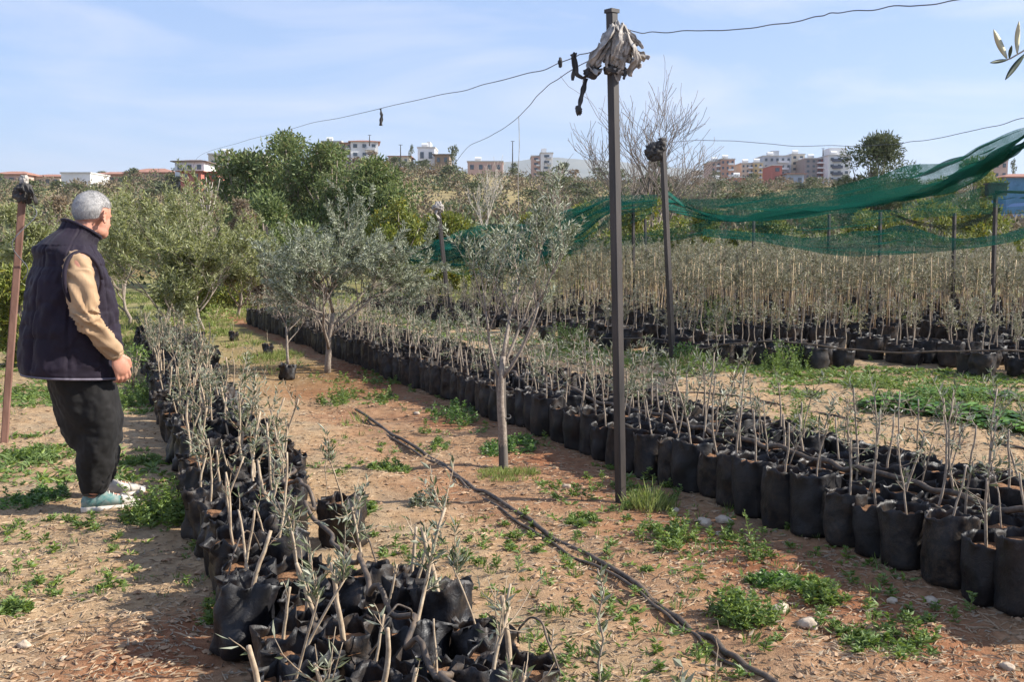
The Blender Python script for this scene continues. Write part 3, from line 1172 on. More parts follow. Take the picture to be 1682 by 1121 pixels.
YP = POST[1]
top_main = P(1005, 22, YP)
post_thing('metal_post', 'tall square dark steel post with rags wound round its top', POST, top_main, 0.050, RAD(38), M['darkmetal'])
b2 = G(1105, 598)
post_thing('metal_post', 'second dark steel post, farther off, with dark plastic at its top', b2, P(1088, 230, b2[1]), 0.062, RAD(30), M['darkmetal'])
b3 = G(6, 725)
post_thing('rusty_pole', 'leaning rusty pole behind the old man with a black rag on top', b3, P(37, 322, b3[1]), 0.05, RAD(20), M['rustmetal'])
b4 = G(739, 527)
post_thing('thin_pole', 'thin far pole with a knotted rag, left of the staked olive', b4, P(720, 345, b4[1]), 0.07, RAD(20), M['darkmetal'], False)
for (px, tp, Y, lab) in ((1040, 332, 20, 'thin pole in the far bed right behind the tall post'),
                         (1238, 362, 21, 'thin net pole below the grey block, first right of the second post'),
                         (1362, 352, 20, 'pale thin net pole, second right of the second post'),
                         (1446, 348, 18, 'thin dark net pole, third right of the second post'),
                         (1568, 350, 17, 'thin dark net pole, fourth right of the second post'),
                         (1636, 305, 15, 'dark net pole carrying the black box'),
                         (1060, 360, 24, 'short far net pole between the tall post and the second post'),
                         (438, 372, 24, 'thin pole standing in front of the dark trees')):
    t = P(px, tp, Y)
    post_thing('net_pole', lab, (t[0] + 0.03, Y), t, 0.05, RAD(25), M['darkmetal'], False)

# rags on the tall post
rr = np.random.default_rng(3)
Yr = YP


def rag_thing(name, label, pieces, cat='rag'):
    root = thing(name, label, cat, tuple(pieces[0][2]))
    c0 = Matrix.Translation(-Vector(pieces[0][2]))
    for (nm, mb, c, mt) in pieces:
        o = mb.build(nm, M[mt], root)
        o.location = -Vector(pieces[0][2])
    return root


top = P(1012, 85, Yr)
bundle = crumple(P(1013, 78, Yr), (0.074, 0.07, 0.150), 12, 0.42, 110, 80, 6.0)
cuff = crumple(P(1008, 115, Yr), (0.058, 0.055, 0.03), 15, 0.4)
st1 = ribbon([P(1025, 60, Yr - .05), P(1042, 78, Yr - .07), P(1046, 98, Yr - .05), P(1030, 122, Yr)], 0.055, rr)
st2 = ribbon([P(1032, 88, Yr - .03), P(1048, 90, Yr), P(1062, 97, Yr + .03)], 0.05, rr)
st3 = ribbon([P(1030, 96, Yr), P(1046, 102, Yr - .02), P(1051, 112, Yr - .02)], 0.04, rr)
st4 = ribbon([P(1008, 40, Yr - .06), P(1000, 60, Yr - .09), P(985, 85, Yr - .07), P(975, 108, Yr - .02)], 0.05, rr)
st5 = ribbon([P(1018, 42, Yr - .05), P(1020, 66, Yr - .1), P(1010, 95, Yr - .08)], 0.045, rr)
st6 = ribbon([P(990, 75, Yr), P(975, 95, Yr), P(968, 112, Yr), P(985, 118, Yr - .05)], 0.05, rr)
extra = []
for i in range(16):
    a0 = rr.uniform(-1, 1)
    y0 = rr.uniform(34, 90)
    x0 = 1014 + a0 * 18
    dx_ = a0 * rr.uniform(6, 26) + rr.normal() * 4
    ln_ = rr.uniform(22, 46)
    yo = YP + rr.uniform(-0.09, -0.05) + 0.05 * abs(a0)
    extra.append(('strip', ribbon([P(x0, y0, yo), P(x0 + dx_ * 0.5, y0 + ln_ * 0.35, yo - 0.012), P(x0 + dx_ * 0.9, y0 + ln_ * 0.7, yo), P(x0 + dx_ + rr.normal() * 3, y0 + ln_, yo + 0.01)], rr.uniform(0.014, 0.034), rr, 0.0015, 0.9), None, 'rag'))
rag_thing('rag_bundle', 'pale torn rags wound in a bundle round the top of the tall post', [
    ('wrap', bundle, P(1012, 85, Yr), 'rag'), ('strip', st1, None, 'rag'), ('strip', st2, None, 'rag'), ('strip', st3, None, 'rag'),
    ('strip', st4, None, 'rag'), ('strip', st5, None, 'rag'), ('strip', st6, None, 'rag')] + extra)
rag_thing('binding', 'black binding tied round the tall post right under the pale rags', [('wrap', cuff, P(1008, 115, Yr), 'darkrag'),
          ('tail', ribbon([P(1026, 110, Yr - .02), P(1026, 124, Yr - .03), P(1024, 130, Yr - .03)], 0.03, rr), None, 'darkrag')], 'binding')
d1 = crumple(P(974, 118, Yr), (0.045, 0.035, 0.035), 22, 0.6)
d2 = ribbon([P(985, 104, Yr), P(970, 118, Yr), P(958, 128, Yr), P(948, 122, Yr), P(945, 100, Yr), P(942, 88, Yr)], 0.035, rr, 0.004)
d3 = ribbon([P(962, 128, Yr), P(958, 150, Yr), P(953, 170, Yr), P(951, 188, Yr)], 0.026, rr, 0.004)
d4 = ribbon([P(944, 86, Yr), P(940, 95, Yr), P(943, 112, Yr), P(940, 132, Yr)], 0.018, rr, 0.004)
d5 = crumple(P(951, 182, Yr), (0.018, 0.018, 0.024), 24, 0.8, 20, 14)
rag_thing('black_rag', 'black twisted rag hanging at the left of the tall post top', [('knot', d1, P(974, 118, Yr), 'darkrag'), ('loop', d2, None, 'darkrag'), ('tail', d3, None, 'darkrag'), ('strip', d4, None, 'darkrag'), ('tip', d5, None, 'darkrag')])
# second post plastic
Y2 = b2[1] - 0.02
e1 = crumple(P(1073, 249, Y2), (0.11, 0.07, 0.10), 31, 0.6)
e2 = crumple(P(1085, 240, Y2), (0.05, 0.06, 0.085), 33, 0.6)
rag_thing('black_rag', 'dark crumpled plastic tied to the top of the second post', [('wrap', e1, P(1073, 249, Y2), 'darkrag'), ('knot', e2, None, 'darkrag')])
Y3 = b3[1]
e1 = crumple(P(38, 318, Y3), (0.07, 0.06, 0.07), 41, 0.6)
e2 = ribbon([P(40, 305, Y3 - .06), P(52, 318, Y3 - .06), P(60, 335, Y3)], 0.05, rr)
e3 = crumple(P(40, 298, Y3), (0.03, 0.03, 0.045), 43, 0.5)
rag_thing('black_rag', 'black rag wrapped round the top of the leaning rusty pole', [('wrap', e1, P(38, 318, Y3), 'darkrag'), ('strip', e2, None, 'darkrag'), ('knot', e3, None, 'rag')])
Y4 = b4[1]
e1 = crumple(P(720, 341, Y4), (0.10, 0.08, 0.10), 51, 0.6)
rag_thing('grey_rag', 'grey knotted rag on the top of the thin far pole', [('wrap', e1, P(720, 341, Y4), 'rag'), ('tail', ribbon([P(718, 343, Y4 - .06), P(716, 352, Y4 - .1), P(722, 360, Y4 - .09)], 0.06, rr), None, 'rag')])


def wire(name, label, pts, r, mat='wire', cat='wire', jit=0.0, seed=0):
    pts = np.array(pts, float)
    m = len(pts)
    q = np.linspace(0, m - 1, m * 10)
    # smooth interpolation through the points
    out = []
    for u in q:
        i = min(int(u), m - 2)
        f = u - i
        p0, p1, p2, p3 = pts[max(i - 1, 0)], pts[i], pts[i + 1], pts[min(i + 2, m - 1)]
        out.append(0.5 * ((2 * p1) + (-p0 + p2) * f + (2 * p0 - 5 * p1 + 4 * p2 - p3) * f * f + (-p0 + 3 * p1 - 3 * p2 + p3) * f ** 3))
    out = np.array(out)
    if jit:
        out = out + jit * np.stack([vnoise(q * 2.3, q * 0, 0, seed), vnoise(q * 2.3, q * 0, 5, seed), vnoise(q * 2.9, q * 0, 9, seed)], 1)
    b = MB()
    b.tube(out, r, 6)
    return tag(b.build(name, M[mat]), label, cat)


wire('slack_wire', 'slack wire running from the tall post to the skyline at left', [P(1004, 80, YP), P(965, 84, 6.3), P(925, 101, 6.7), P(840, 130, 7.8), P(740, 152, 9.5), P(625, 178, 12), P(500, 206, 16), P(400, 232, 21), P(322, 262, 27), P(316, 330, 28)], 0.0030, jit=0.012, seed=2)
wire('slack_wire', 'slack wire dropping from the tall post towards the thin far pole', [P(1004, 92, YP), P(935, 116, 6.7), P(890, 152, 7.9), P(852, 190, 9.3), P(810, 220, 11.5), P(765, 245, 14.5), P(735, 290, 18), P(720, 338, Y4)], 0.0030, jit=0.012, seed=4)
wire('slack_wire', 'wire sagging from the tall post out of the picture at upper right', [P(1006, 42, YP), P(1040, 51, 5.9), P(1090, 53, 5.7), P(1180, 48, 5.4), P(1290, 40, 5.1), P(1345, 26, 4.9), P(1390, 20, 4.8), P(1480, 10, 4.5), P(1580, -1, 4.2), P(1720, -20, 3.8)], 0.0026, jit=0.006, seed=5)
wire('slack_wire', 'far thin wire sagging behind the second post to the right edge', [P(1088, 236, b2[1]), P(1170, 230, 13), P(1300, 240, 13), P(1440, 238, 13), P(1510, 231, 12.5), P(1600, 214, 11.5), P(1682, 195, 10.5), P(1760, 180, 9.5)], 0.0036, jit=0.012, seed=6)
wire('hanging_string', 'pale string hanging straight down from the slack wire', [P(852, 190, 9.3), P(853, 240, 9.3), P(851, 290, 9.3), P(852, 345, 9.3)], 0.0028, 'rag', 'string')
for (px, py, Y, lab) in ((920, 102, 6.75, 'small black clamp on the wire just left of the tall post'), (625, 178, 12.0, 'frayed scrap hanging from the middle of the left wire')):
    c = P(px, py, Y)
    if px == 920:
        b = crumple(c, (0.016, 0.014, 0.03), 61, 0.3, 16, 12)
        tag(b.build('wire_clamp', M['darkrag']), lab, 'clamp')
    else:
        b = ribbon([c, c + [0.01, 0, -0.08], c + [0.0, 0, -0.19]], 0.035, rr)
        tag(b.build('cloth_scrap', M['darkrag']), lab, 'scrap')
wire('slack_wire', 'loose wire trailing from the rag of the leaning rusty pole', [P(38, 330, Y3), P(60, 352, Y3), P(20, 400, Y3 - .1), P(45, 440, Y3), P(38, 460, Y3)], 0.004)

# grey stake with the slim olive
g = G(828, 768)
rt2 = thing('stake', 'weathered grey wooden stake holding the slim olive tree', 'stake', (g[0], g[1], gz(g[0], g[1])))
tpz = P(822, 606, g[1])
b = MB()
q = np.linspace(0, 1, 12)
pth = np.stack([q * (tpz[0] - g[0]), 0 * q, -0.05 + q * (tpz[2] + 0.05)], 1)
b.tube(pth, 0.031 + 0.005 * vnoise(q * 6, 0 * q, 0, 3), 9)
b.build('shaft', M['greywood'], rt2)
b = MB()
a = np.linspace(0, 2 * math.pi, 25)
b.tube(np.stack([0.043 * np.cos(a), 0.05 * np.sin(a) + 0.01, 0.34 + 0.006 * np.sin(2 * a)], 1), 0.005, 5)
b.build('tie', M['darkrag'], rt2)


# ------------------------------------------------------------ shade nets
def net(name, label, upper, lower, mat, seed, nu=150, nv=26, rip=0.07, cat='shade net'):
    def curve(pts):
        w = np.array([P(*p) for p in pts])
        q = np.linspace(0, len(w) - 1, nu)
        L = np.stack([np.interp(q, np.arange(len(w)), w[:, k]) for k in range(3)], 1)
        k = np.ones(15) / 15
        pad = np.concatenate([np.repeat(L[:1], 7, 0), L, np.repeat(L[-1:], 7, 0)])
        return np.stack([np.convolve(pad[:, c], k, 'valid') for c in range(3)], 1)

    A, B = curve(upper), curve(lower)
    v = np.linspace(0, 1, nv)[None, :, None]
    S = A[:, None] * (1 - v) + B[:, None] * v
    wdt = np.linalg.norm(A - B, axis=1)[:, None]
    uu = np.linspace(0, 1, nu)[:, None]
    vv = np.linspace(0, 1, nv)[None, :]
    f = rip * np.minimum(1, wdt / 0.5) * (vnoise(uu * 14, vv * 9, 0, seed) + 0.8 * vnoise(uu * 5 + vv * 3, vv * 16, 0, seed + 1))
    S[..., 1] += f * 2
    S[..., 2] += f * 0.8 - 0.12 * wdt * np.sin(math.pi * vv) * 0.5
    b = MB()
    b.loft(S, cap=False, closed=False)
    return tag(b.build(name, M[mat]), label, cat)


net('shade_net', 'long green shade net swept up to the upper right corner',
    [(1720, 196, 8.3), (1682, 213, 8.8), (1560, 262, 10.2), (1437, 288, 11.5), (1300, 309, 13), (1180, 326, 14), (1110, 326, 14.3), (1085, 300, 13.3)],
    [(1720, 208, 8.4), (1682, 224, 9), (1605, 286, 10.8), (1500, 328, 12.6), (1400, 344, 14), (1300, 358, 15), (1215, 366, 15.5), (1088, 348, 13.5)], 'net', 5, rip=0.06)
net('shade_net', 'dark lower fold of green net running under the long swept net',
    [(1720, 205, 8.5), (1660, 246, 9.6), (1560, 300, 11.2), (1440, 322, 12.8), (1330, 335, 14), (1230, 350, 15)],
    [(1720, 214, 8.6), (1640, 268, 10), (1540, 318, 12), (1430, 334, 13.4), (1330, 349, 14.4), (1200, 362, 15.6)], 'net', 9, rip=0.05)
net('shade_net', 'green net strip sagging across the back of the far beds',
    [(1720, 335, 14), (1600, 345, 16), (1500, 343, 17), (1400, 346, 18), (1300, 358, 19), (1190, 352, 19), (1130, 372, 19.5), (1050, 380, 20), (940, 398, 21), (870, 412, 21)],
    [(1720, 352, 14), (1600, 352, 16), (1500, 360, 17), (1400, 376, 18), (1300, 384, 19), (1190, 378, 19), (1130, 392, 19.5), (1050, 402, 20), (940, 420, 21), (870, 426, 21)], 'netlight', 13, rip=0.05)
net('shade_net', 'thin green net drooping in low swags just above the far saplings',
    [(1720, 362, 12.5), (1640, 388, 13), (1560, 392, 13.5), (1480, 366, 14), (1400, 384, 14.5), (1330, 392, 15), (1260, 382, 16), (1200, 378, 17), (1150, 376, 18)],
    [(1720, 378, 12.5), (1640, 404, 13), (1560, 412, 13.5), (1480, 420, 14), (1400, 422, 14.5), (1330, 414, 15), (1260, 398, 16), (1200, 392, 17), (1150, 388, 18)], 'net', 17, rip=0.05)
net('shade_net', 'green net panel hanging between the silvery olive and the slim olive',
    [(660, 405, 21), (700, 396, 21), (760, 386, 21), (775, 372, 21), (850, 368, 21), (930, 342, 20), (1000, 322, 19), (1088, 320, 18)],
    [(660, 432, 21.3), (700, 436, 21.3), (760, 440, 21.3), (775, 442, 21.3), (850, 438, 21), (930, 408, 20.3), (1000, 345, 19.3), (1088, 335, 18)], 'net', 23, rip=0.08)
net('shade_net', 'thin green net slung low between the tall post and the citrus trees',
    [(700, 392, 22), (780, 380, 22), (860, 372, 22), (940, 350, 21), (1010, 328, 20), (1075, 324, 20)],
    [(700, 440, 22), (780, 450, 22), (860, 448, 22), (940, 415, 21), (1010, 372, 20), (1075, 352, 20)], 'netlight', 29, rip=0.08)
net('black_net', 'black net strip sagging between the last two net poles',
    [(1462, 348, 17), (1500, 362, 17), (1560, 372, 17), (1610, 358, 16), (1645, 340, 15)],
    [(1462, 352, 17), (1500, 368, 17), (1560, 380, 17), (1610, 366, 16), (1645, 346, 15)], 'netblack', 31, rip=0.04)
net('shade_net', 'faint green net stretched over the right end of the far beds',
    [(1720, 295, 13), (1640, 300, 14.5), (1560, 322, 16), (1480, 336, 17.5)],
    [(1720, 330, 13), (1640, 340, 14.5), (1560, 346, 16), (1480, 346, 17.5)], 'netlight', 37, rip=0.06)
c = P(1636, 312, 14.9)
bxr = thing('control_box', 'black box fixed on the net pole at the right', 'box', tuple(c))
b = MB()
b.box((0, 0, 0), (0.24, 0.16, 0.15))
b.build('housing', M['darkmetal'], bxr, smooth=False)
b = MB()
b.box((0, 0, 0.085), (0.28, 0.2, 0.018))
b.build('lid', M['darkmetal'], bxr, smooth=False)
wire('support_rail', 'dark rail running from the black box to the right edge', [P(1630, 314, 14.9), P(1690, 316, 14.2), P(1760, 318, 13.5)], 0.02, 'darkmetal', 'rail')

# ------------------------------------------------------------ hoses
def hose(name, label, pts, r, jit=0.01, seed=0, zoff=0.0, cat='hose'):
    w = [np.array([p[0], p[1], gz(p[0], p[1]) + r * 0.7 + zoff + (p[2] if len(p) > 2 else 0)]) for p in pts]
    return wire(name, label, w, r, 'rubber', cat, jit, seed)


gp = lambda px, py, z=0.0: tuple(G(px, py)[:2]) + (z,)
hose('irrigation_hose', 'thick black irrigation hose lying along the path between the beds', [gp(586, 676), gp(640, 712), gp(700, 748), gp(760, 790), gp(812, 822), gp(880, 866), gp(960, 912), gp(1050, 968), gp(1120, 1018), gp(1190, 1068), gp(1262, 1118), gp(1360, 1190)], 0.0125, 0.014, 3)
hose('irrigation_hose', 'second black hose lying close beside the thick hose on the path', [gp(600, 690), gp(655, 726), gp(715, 762), gp(770, 800), gp(820, 838), gp(885, 880), gp(960, 926), gp(1050, 976), gp(1125, 1030), gp(1180, 1072), gp(1240, 1116), gp(1330, 1190)], 0.008, 0.014, 8)
pts = [tuple(ST(s, 3.42 - 0.022 * (s - 3) + 0.30)) + (0.285,) for s in np.linspace(2.0, 12.5, 30)]
hose('drip_hose', 'black drip hose laid over the bags of the long row', pts, 0.015, 0.022, 12)
hose('drip_hose', 'thin black hose on the bare earth behind the long row', [gp(900, 640), gp(1040, 643), gp(1150, 648), gp(1260, 662), gp(1400, 690), gp(1530, 712), gp(1682, 742), gp(1800, 770)], 0.011, 0.012, 15)
pts = [tuple(ST(s, 0.92 + 0.03 * (s - 3))) + (0.29,) for s in np.linspace(2.0, 8.5, 22)]
hose('drip_hose', 'black drip hose snaking over the crumpled bags of the near bed', pts, 0.010, 0.05, 18)
hose('drip_hose', 'black drip hose lying along the front of the far beds', [tuple(ST(s, 0)) for s in ()] or [(0.9, 14.9, .12), (2.2, 12.9, .2), (3.3, 12.2, .25), (4.6, 11.6, .25), (6.2, 11.1, .22), (8, 10.5, .2)], 0.010, 0.07, 21)

# thin wiry drip tubes arching out of the near bed
ra = np.random.default_rng(55)
for i, (px, py, dx, dy, lab) in enumerate([(470, 860, -95, -20, 'thin arching drip tube over the open bag'), (560, 905, 60, 30, 'thin arching drip tube at the right side of the near bed'), (690, 1040, -80, 40, 'thin arching drip tube over the nearest bags'),
                                           (430, 905, -60, 50, 'thin arching drip tube at the left side of the near bed'), (850, 1060, 70, 50, 'thin drip tube bending over the nearest right bag')]):
    a = G(px, py, 0.25)
    e = G(px + dx, py + dy, 0.22)
    m1 = (a * 0.7 + e * 0.3) + np.array([0, 0, 0.11])
    m2 = (a * 0.3 + e * 0.7) + np.array([0, 0, 0.10])
    wire('drip_tube', lab, [a, m1, m2, e], 0.0035, 'rubber', 'tube', 0.01, i)


# ------------------------------------------------------------ stones, litter
def stone(name, label, px, py, w, seed, group=None):
    g = G(px, py)
    b = MB()
    b.ell((0, 0, 0), (1, 1, 1), None, 20, 14)
    v = np.concatenate(b.v)
    n = fbm(v[:, 0] * 1.4 + seed, v[:, 1] * 1.4, v[:, 2] * 1.4, seed, 3)
    v = v * (1 + 0.25 * n)[:, None] * np.array([w / 2, w * 0.36, w * 0.28])
    b.v = [v]
    o = b.build(name, M['rock'])
    o.location = (g[0], g[1], gz(g[0], g[1]) + w * 0.12)
    o.rotation_euler = (0, 0, seed * 1.3)
    tag(o, label, 'stone', group)


for i, (px, py, wp, lab) in enumerate([
        (1328, 1028, 38, 'pale rounded stone alone near the bottom right'), (1283, 1001, 34, 'flat buff stone beside the green weed'),
        (1157, 862, 27, 'left one of two buff stones by the long row'), (1188, 858, 30, 'right one of two buff stones by the long row'),
        (1180, 880, 16, 'small stone just below the two buff stones'), (930, 802, 16, 'small pale stone near the tall post foot'),
        (1110, 840, 15, 'small pale stone behind the bright grass tuft'), (1530, 990, 24, 'greyish stone in the shade of the row'),
        (1466, 992, 20, 'thin upright flake of stone in the shade'), (970, 742, 13, 'little pale stone by the grey stake'),
        (40, 1064, 26, 'pale flat stone at the bottom left'), (105, 1085, 18, 'small flat stone beside the red earth'),
        (685, 680, 12, 'little whitish stone on the path'), (985, 956, 12, 'little whitish stone beside the hose'), (1655, 1095, 26, 'dull stone in the bottom right corner')]):
    stone('stone', lab, px, py, wp / F_PX * G(px, py)[1], i + 2, None)


def scatter_litter():
    r = np.random.default_rng(91)
    n = 46000
    y = 2.6 + 14 * r.uniform(0, 1, n) ** 1.8
    x = r.uniform(-0.52, 0.55, n) * y * 1.05
    t = 0.923 * x + 0.385 * y
    patch = fbm(x * 1.3, y * 1.3, 0, 44, 3)
    keep = (patch > -0.25 + r.normal(size=n) * 0.25) & ~((t > 0.5) & (t < 1.25))
    x, y = x[keep], y[keep]
    n = len(x)
    z = ground_z(x, y) + 0.004
    a = r.uniform(0, math.pi * 2, n)
    L = r.uniform(0.015, 0.085, n) * (0.6 + 0.5 * (r.random(n) < 0.3))
    d = np.stack([np.cos(a), np.sin(a), r.normal(size=n) * 0.12], -1)
    b = MB()
    w = r.uniform(0.0012, 0.003, n)[:, None]
    side = np.stack([-np.sin(a), np.cos(a), 0 * a], -1)
    p = np.stack([x, y, z], -1)
    v = np.stack([p - d * L[:, None] / 2 - side * w, p + d * L[:, None] / 2, p - d * L[:, None] / 2 + side * w, p + np.array([0, 0, 1]) * w * 2.2], 1).reshape(-1, 3)
    k = np.arange(n)[:, None] * 4
    b.add(v, np.concatenate([k + [0, 1, 3], k + [1, 2, 3], k + [0, 3, 2]]))
    tag(b.build('dry_litter', M['straw'], smooth=False), 'scattered dry straw and twigs on the earth', None, None, 'stuff')
    # fallen leaves
    n = 14000
    y = 2.6 + 12 * r.uniform(0, 1, n) ** 1.6
    x = r.uniform(-0.52, 0.55, n) * y
    z = ground_z(x, y) + 0.006
    b = MB()
    a = r.uniform(0, 6.28, n)
    b.leaves(np.stack([x, y, z], -1), np.stack([np.cos(a), np.sin(a), r.normal(size=n) * 0.2], -1), r.uniform(0.02, 0.05, n), r.uniform(0.006, 0.014, n), r)
    tag(b.build('fallen_leaves', M['dryleaf'], smooth=False), 'small dry fallen leaves on the earth', None, None, 'stuff')
    # clods and pebbles
    n = 9000
    y = 2.6 + 13 * r.uniform(0, 1, n) ** 1.7
    x = r.uniform(-0.52, 0.55, n) * y
    z = ground_z(x, y)
    sz = 0.004 + 0.016 * r.uniform(0, 1, n) ** 4
    ico = np.array([[1, 0, 0], [-1, 0, 0], [0, 1, 0], [0, -1, 0], [0, 0, 0.8], [0, 0, -0.8], [.6, .6, .4], [-.6, .5, .3], [.5, -.6, .4], [-.5, -.6, .35]], float)
    ff = np.array([[6, 4, 0], [6, 2, 4], [6, 0, 2], [7, 1, 4], [7, 4, 2], [7, 2, 1], [8, 0, 4], [8, 3, 0], [8, 4, 3], [9, 4, 1], [9, 3, 4], [9, 1, 3], [0, 5, 2], [2, 5, 1], [1, 5, 3], [3, 5, 0]])
    v = ico[None] * sz[:, None, None] * r.uniform(0.7, 1.3, (n, 10, 1)) * np.array([1.2, 1, 0.7])
    a = r.uniform(0, 6.28, n)
    R = np.stack([np.stack([np.cos(a), -np.sin(a), 0 * a], -1), np.stack([np.sin(a), np.cos(a), 0 * a], -1), np.stack([0 * a, 0 * a, 0 * a + 1], -1)], 1)
    v = np.einsum('nij,nkj->nki', R, v) + np.stack([x, y, z + sz * 0.2], -1)[:, None]
    k = (np.arange(n) * 10)[:, None, None]
    b = MB()
    b.add(v.reshape(-1, 3), (ff[None] + k).reshape(-1, 3))
    tag(b.build('gravel', M['clod'], smooth=False), 'earth clods and small gravel scattered on the ground', None, None, 'stuff')


scatter_litter()


# ------------------------------------------------------------ weeds
def weed_bits(b, rng, x, y, kind, size):
    z = gz(x, y)
    p0 = np.array([x, y, z])
    if kind == 'grass':
        n = 9
        a = rng.uniform(0, 6.28, n)
        tilt = rng.uniform(0.1, 0.8, n)
        d = np.stack([np.cos(a) * tilt, np.sin(a) * tilt, np.ones(n)], -1)
        b.leaves(p0 + np.stack([np.cos(a), np.sin(a), 0 * a], -1) * 0.012, d, size * rng.uniform(0.5, 1.2, n), 0.004 + size * 0.02, rng)
    elif kind == 'low':
        n = 8
        a = rng.uniform(0, 6.28, n)
        d = np.stack([np.cos(a), np.sin(a), rng.uniform(0.1, 0.7, n)], -1)
        b.leaves(p0 + np.stack([np.cos(a), np.sin(a), 0 * a + .2], -1) * size * 0.12, d, size * rng.uniform(0.4, 0.9, n), size * 0.22, rng)
    elif kind == 'bushy':
        h = size * rng.uniform(0.6, 1.3)
        n = 26
        q = rng.uniform(0.05, 1, n)
        ln = rng.normal(size=2) * 0.25
        a = rng.uniform(0, 6.28, n)
        pos = p0 + np.stack([ln[0] * q * h, ln[1] * q * h, q * h], -1)
        d = np.stack([np.cos(a), np.sin(a), rng.uniform(-0.1, 0.8, n)], -1)
        b.leaves(pos, d, (0.020 + 0.022 * (1 - q)) * rng.uniform(0.7, 1.3, n), 0.011, rng)
        b.tube([p0 - [0, 0, .01], p0 + [ln[0] * h, ln[1] * h, h]], [0.0022, 0.001], 3)
    elif kind == 'broad':
        n = 7
        a = rng.uniform(0, 6.28, n)
        up = rng.uniform(0.5, 1.5, n)
        L = size * rng.uniform(0.5, 1.1, n)
        d = norm(np.stack([np.cos(a), np.sin(a), up], -1))
        st = p0 + d * (L * 0.55)[:, None]
        d2 = norm(np.stack([np.cos(a), np.sin(a), 0.15 + 0 * a], -1))
        side = norm(np.cross(d2, [0, 0, 1.0]))
        for i in range(n):
            l, w = L[i] * 0.75, L[i] * 0.42
            c = st[i]
            u, s_ = d2[i], side[i]
            dn = np.array([0, 0, 1.0])
            vs = [c, c + u * l * .25 + s_ * w * .45 + dn * l * .05, c + u * l * .6 + s_ * w * .5 + dn * l * .02, c + u * l - dn * l * .15, c + u * l * .6 - s_ * w * .5 + dn * l * .02, c + u * l * .25 - s_ * w * .45 + dn * l * .05, c + u * l * .5 - dn * l * .03]
            b.add(vs, [[0, 1, 6], [1, 2, 6], [2, 3, 6], [3, 4, 6], [4, 5, 6], [5, 0, 6]])
            b.tube([p0, c + u * l * 0.1], [0.0025, 0.0015], 3)


def clump(name, label, px, py, wpx, hpx, kind, n, size, mat, seed, group='weed clumps on the earth', cat='weed'):
    rng = np.random.default_rng(seed)
    g = G(px, py)
    Y = g[1]
    rx = wpx / 2 / F_PX * Y
    ry = hpx / 2 / F_PX * Y * Y / CAM_Z
    ry = min(max(ry, rx * 0.5), 2.5 * rx)
    b = MB()
    for i in range(n):
        a, q = rng.uniform(0, 6.28), rng.uniform(0, 1) ** 0.6
        kd_ = kind if rng.random() > 0.25 or kind == 'broad' else ('low' if kind == 'bushy' else 'bushy' if kind == 'low' else 'grass')
        weed_bits(b, rng, g[0] + rx * q * math.cos(a), g[1] + ry * q * math.sin(a), kd_, size * (1.15 - 0.5 * q) * rng.uniform(0.6, 1.2) * (0.5 if kd_ != kind and kind == 'bushy' else 1))
    tag(b.build(name, M[mat], smooth=False), label, cat, group)


